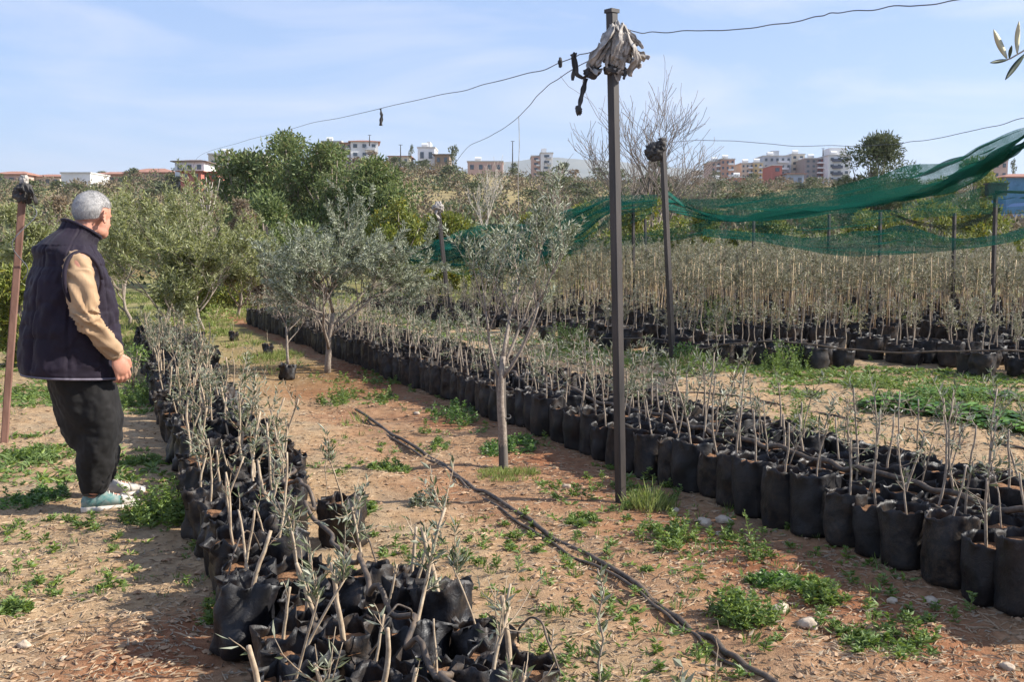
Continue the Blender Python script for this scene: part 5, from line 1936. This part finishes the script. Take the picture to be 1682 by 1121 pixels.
# ------------------------------------------------------------ the old man
def person():
    FS = 5.80
    foot = G(158, 836)
    fx, fy = foot[0], foot[1]
    base = (fx, fy, gz(fx, fy) - 0.002)
    ANG = RAD(43)
    root_loc, root_rot = base, ANG
    skin = simple('skin', (0.46, 0.20, 0.13), (0.56, 0.28, 0.19), 12, 0.55, 0.15, 0.003, spec=0.35)
    skin.node_tree.nodes['Principled BSDF'].inputs['Subsurface Weight'].default_value = 0.12
    skin.node_tree.nodes['Principled BSDF'].inputs['Subsurface Radius'].default_value = (0.01, 0.004, 0.002)
    hairm = simple('grey_hair', (0.24, 0.23, 0.22), (0.42, 0.40, 0.38), 30, 0.7, 0.5, 0.006)
    vestm = simple('quilted_vest', (0.008, 0.0045, 0.010), (0.018, 0.011, 0.022), 5, 0.75, 0.3, 0.01, spec=0.25, sheen=0.06)
    pipem = simple('vest_piping', (0.10, 0.085, 0.11), (0.17, 0.15, 0.18), 20, 0.6, 0.1)
    sleevem = simple('tan_jersey', (0.31, 0.195, 0.105), (0.42, 0.28, 0.165), 9, 0.9, 0.5, 0.006, sheen=0.1)
    trousm = simple('black_trousers', (0.006, 0.0055, 0.005), (0.014, 0.012, 0.011), 6, 0.8, 0.35, 0.008, sheen=0.03)
    # body: every volume in one mesh, fused and smoothed into one skin
    b = MB()

    def caps(pts, rad, n=14):
        pts = np.array(pts, float)
        b.tube(pts, rad, n)
        for p, r in ((pts[0], rad[0]), (pts[-1], rad[-1])):
            b.ell(p, (r, r, r), None, 14, 9)

    HA = RAD(24)     # head turned further to his left
    hc = np.array([0.035, 0.0, 1.595])

    def Rz(a):
        c, s = math.cos(a), math.sin(a)
        return np.array([[c, -s, 0], [s, c, 0], [0, 0, 1]])

    RH = Rz(HA) @ np.array([[math.cos(0.10), 0, math.sin(0.10)], [0, 1, 0], [-math.sin(0.10), 0, math.cos(0.10)]])

    HS = 1.04

    def hd(p):
        return RH @ (np.array(p, float) * HS) + hc

    def hell(c, r, nu=20, nv=14):
        b.ell(hd(c), np.array(r) * HS, RH, nu, nv)

    hell((0.0, 0, 0.03), (0.100, 0.079, 0.092), 28, 18)       # cranium
    hell((0.035, 0, -0.03), (0.066, 0.064, 0.075))            # face
    hell((0.058, 0, -0.078), (0.040, 0.046, 0.036))           # jaw and chin
    hell((0.030, 0.030, -0.066), (0.045, 0.028, 0.036))
    hell((0.030, -0.030, -0.066), (0.045, 0.028, 0.036))
    hell((0.090, 0, 0.012), (0.018, 0.044, 0.013))            # brow
    hell((0.103, 0, -0.022), (0.020, 0.013, 0.026))           # nose
    hell((0.113, 0, -0.034), (0.012, 0.017, 0.011))
    hell((0.092, 0, -0.062), (0.012, 0.024, 0.009))           # lips
    hell((0.080, 0.030, -0.012), (0.012, 0.014, 0.010))
    hell((0.080, -0.030, -0.012), (0.012, 0.014, 0.010))
    for s in (1, -1):                                         # ears: rim and lobe
        for k in range(9):
            a = k / 8 * 4.3 - 0.6
            hell((-0.004 - 0.016 * math.sin(a) * 1.0, s * (0.091 + 0.006 * math.sin(a)), -0.004 + 0.030 * math.cos(a)), (0.0072, 0.006, 0.0072), 8, 6)
        hell((-0.002, s * 0.082, -0.008), (0.014, 0.009, 0.028), 10, 8)
    caps([(-0.045, 0, 1.36), (-0.03, 0, 1.47), (0.012, 0.0, 1.57)], [0.075, 0.062, 0.06])   # neck
    b.ell((-0.10, 0, 1.22), (0.15, 0.19, 0.20), None, 20, 14)  # chest
    b.ell((-0.07, 0, 0.98), (0.17, 0.17, 0.20), None, 20, 14)
    b.ell((-0.06, 0, 0.84), (0.15, 0.17, 0.14), None, 20, 14)
    # right arm
    SH, EL, WR = np.array([-0.125, -0.205, 1.345]), np.array([-0.125, -0.27, 1.07]), np.array([0.035, -0.262, 0.865])
    caps([SH, (SH + EL) / 2, EL], [0.058, 0.05, 0.04])
    caps([EL, (EL * .6 + WR * .4), WR], [0.042, 0.04, 0.027])
    # left arm, hanging on the hidden side
    SL, LE, LW = np.array([-0.10, 0.205, 1.345]), np.array([-0.07, 0.26, 1.07]), np.array([0.05, 0.24, 0.87])
    caps([SL, (SL + LE) / 2, LE], [0.058, 0.05, 0.04])
    caps([LE, (LE * .6 + LW * .4), LW], [0.042, 0.04, 0.027])

    def hand(wr, fwd, s):
        fwd = norm(fwd)
        K = 1.14
        side = norm(np.cross(fwd, [0, s, 0.0]))     # towards thumb (forward/up)
        palmn = norm(np.cross(side, fwd))
        # palm
        Rm = np.stack([side, palmn, fwd], 1)
        b.ell(wr + fwd * 0.05 * K, (0.040 * K, 0.018 * K, 0.052 * K), Rm, 16, 12)
        for i, (o, L, r) in enumerate(((0.030, 0.072, 0.0092), (0.010, 0.080, 0.0095), (-0.011, 0.074, 0.009), (-0.030, 0.058, 0.0082))):
            L, r, o = L * K, r * 1.08, o * K
            p0 = wr + fwd * 0.085 * K + side * o
            curl = palmn * (-s)
            d1 = norm(fwd * 1.0 + np.array([0, -s * -0.25, 0]))
            inw = np.array([0, -s, 0]) * -1.0
            p1 = p0 + norm(fwd + 0.25 * np.array([-0.1, s, 0])) * L * 0.45
            p2 = p1 + norm(fwd * 0.75 + 0.8 * np.array([-0.35, s * 0.9, 0.0])) * L * 0.32
            p3 = p2 + norm(fwd * 0.15 + 1.0 * np.array([-0.5, s * 0.9, 0.1])) * L * 0.25
            caps([p0 - fwd * 0.02, p1, p2, p3], [r * 1.05, r, r * 0.92, r * 0.8], 10)
        t0 = wr + fwd * 0.02 + side * 0.026
        t1 = t0 + norm(fwd * 0.8 + side * 0.75) * 0.036
        t2 = t1 + norm(fwd * 1.0 + side * 0.15 + np.array([0, s * 0.3, 0])) * 0.03
        t3 = t2 + norm(fwd * 1.0 + np.array([0, s * 0.5, 0])) * 0.022
        caps([t0, t1, t2, t3], [0.015, 0.012, 0.0105, 0.009], 10)

    hand(WR, np.array([0.32, 0.06, -0.95]), 1)
    hand(LW, np.array([0.2, -0.06, -0.95]), -1)
    # legs and feet
    RF, LF = np.array([0.0, -0.055, 0.0]), np.array([0.15, 0.19, 0.0])
    for F, hy in ((RF, -0.09), (LF, 0.09)):
        caps([(-0.05, hy, 0.82), ((F[0] - 0.01) * .5, (hy + F[1]) / 2 * 1.0, 0.47), (F[0] - 0.04, F[1], 0.11)], [0.085, 0.06, 0.038])
        b.ell((F[0] + 0.03, F[1], 0.055), (0.10, 0.038, 0.032), None, 16, 10)
    body = b.build('person', skin)
    md = body.modifiers.new('fuse', 'REMESH')
    md.mode = 'VOXEL'
    md.voxel_size = 0.0052
    md.use_smooth_shade = True
    sm = body.modifiers.new('smooth', 'SMOOTH')
    sm.factor = 0.5
    sm.iterations = 4
    body.location = root_loc
    body.rotation_euler = (0, 0, root_rot)
    tag(body, 'grey-haired old man in dark quilted vest, tan sleeves and baggy black trousers looking away', 'person')

    # hair: short cap following the skull
    nu, nv = 64, 34
    th = np.linspace(0.02, math.pi * 0.80, nv)
    ph = np.arange(nu) * 2 * math.pi / nu
    T, Pn = np.meshgrid(th, ph, indexing='ij')
    v = np.stack([np.sin(T) * np.cos(Pn), np.sin(T) * np.sin(Pn), np.cos(T)], -1)
    # hairline: high on the forehead, over the ears, low at the nape
    front = np.clip(v[..., 0], -1, 1)
    lim = np.interp(np.cos(Pn), [-1, -0.3, -0.12, 0.12, 0.45, 1], [2.14, 2.0, 1.42, 1.38, 1.42, 1.02])
    T2 = np.minimum(T / th[-1], 1) * lim
    v = np.stack([np.sin(T2) * np.cos(Pn), np.sin(T2) * np.sin(Pn), np.cos(T2)], -1)
    k = 1.0 + 0.015 * fbm(v[..., 0] * 5, v[..., 1] * 5, v[..., 2] * 5, 3, 3)
    thick = np.interp(T / th[-1], [0, 0.8, 1.0], [0.008, 0.007, 0.001])
    outer = v * (np.array([0.101, 0.080, 0.093]) + thick[..., None]) * k[..., None]
    outer[..., 2] = np.where(v[..., 2] < 0, outer[..., 2] * 1.12, outer[..., 2]) + 0.03
    pts = (outer * HS) @ RH.T + hc
    hb = MB()
    hb.loft(pts[::-1], cap=False)
    hb.add(pts[0], np.arange(nu))
    inner = v[-1] * np.array([0.092, 0.072, 0.085])
    hair = hb.build('hair', hairm, body)
    # short strands over the cap
    r = np.random.default_rng(4)
    n = 9000
    i = r.integers(1, nv - 1, n)
    j = r.integers(0, nu, n)
    p = pts[i, j] + r.normal(size=(n, 3)) * 0.002
    nn = norm(v[i, j] @ RH.T)
    fl = norm(np.cross(np.cross(nn, np.array([0.3, 0, -1.0]) + r.normal(size=(n, 3)) * 0.35), nn))
    sb = MB()
    sb.leaves(p - nn * 0.002, norm(fl + nn * 0.32), r.uniform(0.006, 0.013, n), 0.0012, r, 0.0)
    strands = sb.build('hair', hairm, body, smooth=False)

    # vest
    def ringset(rows, n=72):
        """rows: z_back, z_front, centre, fore half, lateral half, squareness"""
        a = np.arange(n) * 2 * math.pi / n
        out = []
        for (zb, zf, c, A, Bq, sq) in rows:
            ca, sa = np.cos(a), np.sin(a)
            e = 2.0 / sq
            x = np.sign(ca) * np.abs(ca) ** e
            y = np.sign(sa) * np.abs(sa) ** e
            z = (zb + zf) / 2 + (zf - zb) / 2 * x
            out.append(np.stack([c + A * x, Bq * y, z], -1))
        return np.array(out)

    rows = [
        (0.765, 0.725, -0.100, 0.258, 0.229, 2.2), (0.79, 0.76, -0.103, 0.268, 0.236, 2.2), (0.90, 0.88, -0.100, 0.264, 0.239, 2.2), (1.00, 0.99, -0.098, 0.256, 0.237, 2.2),
        (1.10, 1.09, -0.096, 0.242, 0.234, 2.2), (1.20, 1.18, -0.096, 0.222, 0.230, 2.25), (1.29, 1.26, -0.096, 0.198, 0.226, 2.3), (1.36, 1.32, -0.095, 0.172, 0.216, 2.3),
        (1.42, 1.365, -0.100, 0.160, 0.200, 2.2), (1.462, 1.395, -0.088, 0.135, 0.168, 2.1), (1.495, 1.415, -0.072, 0.112, 0.130, 2.0), (1.52, 1.43, -0.052, 0.096, 0.100, 2.0),
        (1.545, 1.45, -0.036, 0.092, 0.088, 2.0), (1.575, 1.475, -0.022, 0.092, 0.088, 2.0)]
    n = 180
    rows = [(zb, zf, c, A * (0.965 if zb < 1.4 else 1), Bq * (0.96 if zb < 1.4 else 1), sq) for (zb, zf, c, A, Bq, sq) in rows]
    R = ringset(rows, n)
    # refine along height
    m = 120
    q = np.linspace(0, len(rows) - 1, m)
    i0 = np.minimum(q.astype(int), len(rows) - 2)
    f = (q - i0)[:, None, None]
    pm = R[np.maximum(i0 - 1, 0)]
    p0_, p1_, p2_ = R[i0], R[i0 + 1], R[np.minimum(i0 + 2, len(rows) - 1)]
    RR = 0.5 * (2 * p0_ + (p1_ - pm) * f + (2 * pm - 5 * p0_ + 4 * p1_ - p2_) * f ** 2 + (3 * p0_ - pm - 3 * p1_ + p2_) * f ** 3)
    a = np.arange(n) * 2 * math.pi / n
    cen = RR.mean(1, keepdims=True)
    rad = norm((RR - cen) * np.array([1, 1, 0.15]))
    zz = RR[..., 2]
    qn = -0.75 * np.exp(-(np.abs(np.sin(a * 3.5 + 0.5)) / 0.10) ** 2)[None, :] + 0.18 * np.abs(np.sin(a * 3.5 + 0.5))[None, :]          # vertical quilting seams
    hz = np.where((zz > 0.80) & (zz < 1.44), 1.0, 0.35)
    yoke = -0.9 * np.exp(-((zz - 1.33) / 0.008) ** 2) - 0.5 * np.exp(-((zz - 1.02) / 0.006) ** 2)
    wr = 0.013 * fbm(np.cos(a)[None] * 3 + zz * 2, np.sin(a)[None] * 3, zz * 9, 5, 4) - 0.007 * (1 - np.abs(vnoise(np.cos(a)[None] * 2.2, np.sin(a)[None] * 2.2 + zz * 3, zz * 16, 12))) ** 4
    disp = 0.014 * qn * hz + 0.006 * yoke * hz + wr * hz
    RR = RR + rad * disp[..., None]
    # armhole: press the shell in around the shoulder so the sleeve comes out of it
    vb = MB()
    inner = RR - rad * 0.012
    full = np.concatenate([inner[::-1], RR], 0)
    vb.loft(full, cap=False)
    # close top edge
    vo = vb.build('vest', vestm, body)

    # hem and collar piping
    def ringpipe(ring, r_, nm, mat):
        pb = MB()
        rp = np.concatenate([ring, ring[:2]], 0)
        pb.tube(rp, r_, 7)
        return pb.build(nm, mat, vo)

    ringpipe(RR[0] + rad[0] * 0.001 - [0, 0, 0.002], 0.0065, 'hem_piping', pipem)
    ringpipe(RR[-1], 0.009, 'collar_edge', vestm)
    # armhole welt
    for s, S0 in ((-1, SH), (1, SL)):
        aa = np.linspace(0, 2 * math.pi, 40)
        ring = np.stack([S0[0] + 0.096 * np.cos(aa) + 0.004, s * (0.250 - 0.035 * np.clip(np.sin(aa), 0, 1) ** 2), 1.262 + 0.142 * np.sin(aa)], -1)
        pb = MB()
        pb.tube(ring, 0.0115, 8)
        pb.build('armhole_edge', vestm, vo)

    # sleeves: one loft down the arm with creases at the elbow
    def sleeve(S0, E0, W0, s):
        pth = [S0 + np.array([0.005, -s * 0.06, 0.040]), S0 + np.array([0.003, -s * 0.035, 0.030]), S0 + np.array([0, -s * 0.012, 0.0]), S0 + np.array([0, 0, -0.05]), S0 * .6 + E0 * .4, E0 * .92 + S0 * .08, E0, E0 * 0.85 + W0 * .15, E0 * .5 + W0 * .5, W0 * .93 + E0 * .07, W0 + norm(W0 - E0) * 0.0]
        rr2 = [0.028, 0.050, 0.066, 0.071, 0.068, 0.061, 0.059, 0.058, 0.050, 0.041, 0.037]
        pth = np.array(pth)
        m = 130
        q = np.linspace(0, len(pth) - 1, m)
        P3 = np.stack([np.interp(q, np.arange(len(pth)), pth[:, k]) for k in range(3)], 1)
        for _ in range(14):
            P3[1:-1] = (P3[:-2] + 2 * P3[1:-1] + P3[2:]) / 4
        rq = np.interp(q, np.arange(len(pth)), rr2)
        tb = MB()
        tb.tube(P3, rq, 40, cap=False)
        v_ = np.concatenate(tb.v).reshape(m, 40, 3)
        c_ = v_.mean(1, keepdims=True)
        d_ = norm(v_ - c_)
        u_ = np.linspace(0, 1, m)[:, None]
        an = np.arange(40)[None] * 2 * math.pi / 40
        crease = 0.016 * ((1 - np.abs(vnoise(u_ * 15 + 1.6 * np.sin(an + 0.5), np.cos(an) * 1.2, np.sin(an) * 1.2, 3))) ** 2.2 - 0.35) * np.interp(u_, [0, 0.3, 0.5, 0.9, 1], [0.5, 1.0, 1.9, 1.5, 0.6])
        crease += 0.006 * vnoise(u_ * 4 + np.sin(an) * 1.5, np.cos(an) * 2, 3, 8)
        v_ = v_ + d_ * crease[..., None]
        inn = v_ - d_ * 0.006
        tb2 = MB()
        tb2.loft(np.concatenate([v_, inn[::-1]], 0), cap=False)
        so = tb2.build('sleeve', sleevem, body)
        cb = MB()
        c0 = W0 - norm(W0 - E0) * 0.018
        cb.tube([c0, W0 + norm(W0 - E0) * 0.008], [0.042, 0.037], 30)
        cb.build('cuff', sleevem, so)

    sleeve(SH, EL, WR, -1)
    sleeve(SL, LE, LW, 1)

    # trousers: fused baggy seat and two gathered legs
    tb = MB()
    rows = [(0.12, 0.12, 0.0, 0.06, 0.06, 2.0)]
    seat = ringset([(0.86, 0.86, -0.075, 0.145, 0.165, 2.1), (0.76, 0.76, -0.055, 0.166, 0.18, 2.2), (0.62, 0.62, -0.035, 0.166, 0.18, 2.2), (0.50, 0.50, -0.012, 0.162, 0.17, 2.2), (0.38, 0.38, 0.008, 0.142, 0.155, 2.2), (0.32, 0.32, 0.012, 0.11, 0.12, 2.1)], 48)
    tb.loft(seat[::-1])
    for F, hy in ((RF, -0.07), (LF, 0.075)):
        lp = np.array([(-0.04, hy, 0.72), (0.0, (hy + F[1]) / 2, 0.46), (F[0] * .8 - 0.012, F[1] * .9, 0.28), (F[0] - 0.03, F[1], 0.16), (F[0] - 0.036, F[1], 0.105)])
        m = 24
        q = np.linspace(0, 4, m)
        P3 = np.stack([np.interp(q, np.arange(5), lp[:, k]) for k in range(3)], 1)
        tb.tube(P3, np.interp(q, np.arange(5), [0.13, 0.128, 0.105, 0.068, 0.053]), 24)
    to = tb.build('trousers', trousm, body)
    md = to.modifiers.new('fuse', 'REMESH')
    md.mode = 'VOXEL'
    md.voxel_size = 0.008
    md.use_smooth_shade = True
    s_ = to.modifiers.new('smooth', 'SMOOTH')
    s_.factor = 0.5
    s_.iterations = 8
    tx = bpy.data.textures.new('cloth_folds', 'CLOUDS')
    tx.noise_scale = 0.17
    tx.noise_depth = 1
    tx2 = bpy.data.textures.new('cloth_creases', 'CLOUDS')
    tx2.noise_scale = 0.045
    tx2.noise_depth = 1
    dsp = to.modifiers.new('folds', 'DISPLACE')
    dsp.texture = tx
    dsp.strength = 0.045
    dsp.mid_level = 0.5
    dsp.texture_coords = 'LOCAL'
    dsp = to.modifiers.new('creases', 'DISPLACE')
    dsp.texture = tx2
    dsp.strength = 0.014
    dsp.mid_level = 0.5
    dsp.texture_coords = 'LOCAL'

    # shoes
    teal = simple('teal_mesh', (0.02, 0.16, 0.15), (0.30, 0.30, 0.26), 22, 0.7, 0.4, 0.003)
    pale = simple('dusty_white', (0.42, 0.36, 0.29), (0.66, 0.60, 0.52), 25, 0.8, 0.3, 0.003)
    for F, nm, rzz, mt in ((RF, 'right', -0.25, teal), (LF, 'left', -0.1, pale)):
        so = bpy.data.objects.new('shoe', None)
        COL.objects.link(so)
        so.parent = body
        so.location = (F[0], F[1], 0)
        so.rotation_euler = (0, 0, rzz)
        xs = np.linspace(-0.095, 0.20, 26)
        u_ = (xs + 0.095) / 0.295
        hw = 0.036 + 0.014 * np.sin(u_ * 3.0 - 0.3) - 0.0
        hw = hw * np.sqrt(np.clip(1 - ((u_ - 0.5) / 0.505) ** 8, 0.02, 1))
        topz = np.interp(u_, [0, 0.08, 0.25, 0.42, 0.6, 0.85, 1.0], [0.07, 0.105, 0.112, 0.105, 0.078, 0.058, 0.036])
        n = 20
        an = np.arange(n) * 2 * math.pi / n
        rings = []
        for x_, h_, z_ in zip(xs, hw, topz):
            cz, rz_ = (0.022 + z_) / 2, (z_ - 0.022) / 2
            y_ = h_ * np.sign(np.cos(an)) * np.abs(np.cos(an)) ** 0.75
            zv = cz + rz_ * np.sin(an)
            y_ = y_ * np.interp(zv, [0.02, 0.06, 0.112], [1, 0.95, 0.72])
            rings.append(np.stack([0 * an + x_, y_, zv], -1))
        ub = MB()
        ub.loft(np.array(rings))
        ub.build('upper', mt, so)
        sb = MB()
        rings = []
        for x_, h_ in zip(xs * 1.03, hw * 1.09):
            lift = 0.012 * max(0, (x_ - 0.12) / 0.08) ** 2
            y_ = h_ * np.sign(np.cos(an)) * np.abs(np.cos(an)) ** 0.4
            rings.append(np.stack([0 * an + x_, y_, 0.015 + lift + 0.015 * np.sign(np.sin(an)) * np.abs(np.sin(an)) ** 0.5], -1))
        sb.loft(np.array(rings))
        sb.build('sole', pale, so)
        # toe cap, side panel, laces
        tc_ = MB()
        rings = []
        for x_, h_, z_ in list(zip(xs, hw, topz))[17:]:
            cz, rz_ = (0.022 + z_) / 2, (z_ - 0.022) / 2 + 0.002
            y_ = (h_ + 0.002) * np.sign(np.cos(an)) * np.abs(np.cos(an)) ** 0.75
            zv = cz + rz_ * np.sin(an)
            y_ = y_ * np.interp(zv, [0.02, 0.06, 0.112], [1, 0.95, 0.72])
            rings.append(np.stack([0 * an + x_ + 0.002, y_, zv], -1))
        tc_.loft(np.array(rings))
        tc_.build('toe_cap', pale, so)
        for k in range(4):
            lb = MB()
            xx = 0.045 + k * 0.022
            zt = float(np.interp((xx + 0.095) / 0.295, u_, topz))
            lb.tube([(xx, -0.022, zt - 0.006), (xx + 0.004, 0, zt + 0.004), (xx, 0.022, zt - 0.006)], 0.0035, 5)
            lb.build('lace', pale, so)
        cu = MB()
        cu.tube([(-0.045, 0, 0.09), (-0.042, 0, 0.125)], [0.045, 0.042], 18)
        cu.build('collar', M['darkrag'], so)
    return body


person()

# ------------------------------------------------------------ camera, light, sky
cam_d = bpy.data.cameras.new('camera')
cam_d.sensor_width = 36
cam_d.lens = 36 * F_PX / 1682
cam_d.clip_start = 0.05
cam_d.clip_end = 12000
cam = bpy.data.objects.new('camera', cam_d)
COL.objects.link(cam)
cam.location = (0, 0, CAM_Z)
cam.rotation_euler = (math.pi / 2 - PITCH, 0, 0)
scene.camera = cam

SUN_EL = RAD(35)
to_sun = np.array([1.0, -0.03])
az = math.atan2(to_sun[0], to_sun[1])           # clockwise from +Y
sd = bpy.data.lights.new('sun', 'SUN')
sd.energy = 5.0
sd.angle = RAD(0.53)
sd.color = (1.0, 0.95, 0.87)
so = bpy.data.objects.new('sun', sd)
COL.objects.link(so)
dvec = Vector((math.sin(az) * math.cos(SUN_EL), math.cos(az) * math.cos(SUN_EL), math.sin(SUN_EL)))
so.rotation_euler = dvec.to_track_quat('Z', 'Y').to_euler()
so.location = (20, -5, 30)

w = bpy.data.worlds.new('World')
scene.world = w
w.use_nodes = True
nt = w.node_tree
N, L = nt.nodes, nt.links
bg = N['Background']
sky = N.new('ShaderNodeTexSky')
sky.sky_type = 'NISHITA'
sky.sun_disc = False
sky.sun_elevation = SUN_EL
sky.sun_rotation = az
sky.altitude = 100
sky.air_density = 1.0
sky.dust_density = 0.35
sky.ozone_density = 3.0
tc = N.new('ShaderNodeTexCoord')
mp = N.new('ShaderNodeMapping')
mp.inputs['Scale'].default_value = (1.0, 1.0, 4.5)
mp.inputs['Rotation'].default_value = (0, 0.35, 0.2)
L.new(tc.outputs['Generated'], mp.inputs[0])
cn = N.new('ShaderNodeTexNoise')
cn.inputs['Scale'].default_value = 2.6
cn.inputs['Detail'].default_value = 7
cn.inputs['Roughness'].default_value = 0.58
cn.inputs['Distortion'].default_value = 0.6
L.new(mp.outputs[0], cn.inputs['Vector'])
cr = N.new('ShaderNodeValToRGB')
cr.color_ramp.elements[0].position = 0.44
cr.color_ramp.elements[0].color = (0, 0, 0, 1)
cr.color_ramp.elements[1].position = 0.74
cr.color_ramp.elements[1].color = (0.55, 0.55, 0.55, 1)
L.new(cn.outputs[0], cr.inputs[0])
mx = N.new('ShaderNodeMix')
mx.data_type = 'RGBA'
L.new(cr.outputs[0], mx.inputs[0])
veil = N.new('ShaderNodeMix')
veil.data_type = 'RGBA'
veil.inputs[0].default_value = 0.5
L.new(sky.outputs[0], veil.inputs[6])
veil.inputs[7].default_value = (2.7, 3.95, 7.0, 1)
L.new(veil.outputs[2], mx.inputs[6])
mx.inputs[7].default_value = (6.8, 6.6, 7.3, 1)
L.new(mx.outputs[2], bg.inputs[0])
bg.inputs[1].default_value = 0.085

scene.view_settings.view_transform = 'Standard'
scene.view_settings.look = 'None'
scene.view_settings.exposure = 0.95
scene.view_settings.gamma = 1.0
scene.cycles.max_bounces = 6
scene.cycles.transparent_max_bounces = 16
scene.cycles.use_denoising = True

hz = MB()
hz.box((0, 2000, 160), (26000, 6400, 340))
m, nt, N, L, b_ = nmat('valley_air')
N.remove(b_)
pv = N.new('ShaderNodeVolumePrincipled')
pv.inputs['Color'].default_value = (0.80, 0.86, 0.95, 1)
pv.inputs['Density'].default_value = 0.00018
pv.inputs['Anisotropy'].default_value = 0.2
L.new(pv.outputs[0], N['Material Output'].inputs['Volume'])
tag(hz.build('haze', m, smooth=False), 'thin pale haze over the valley', None, None, 'stuff')
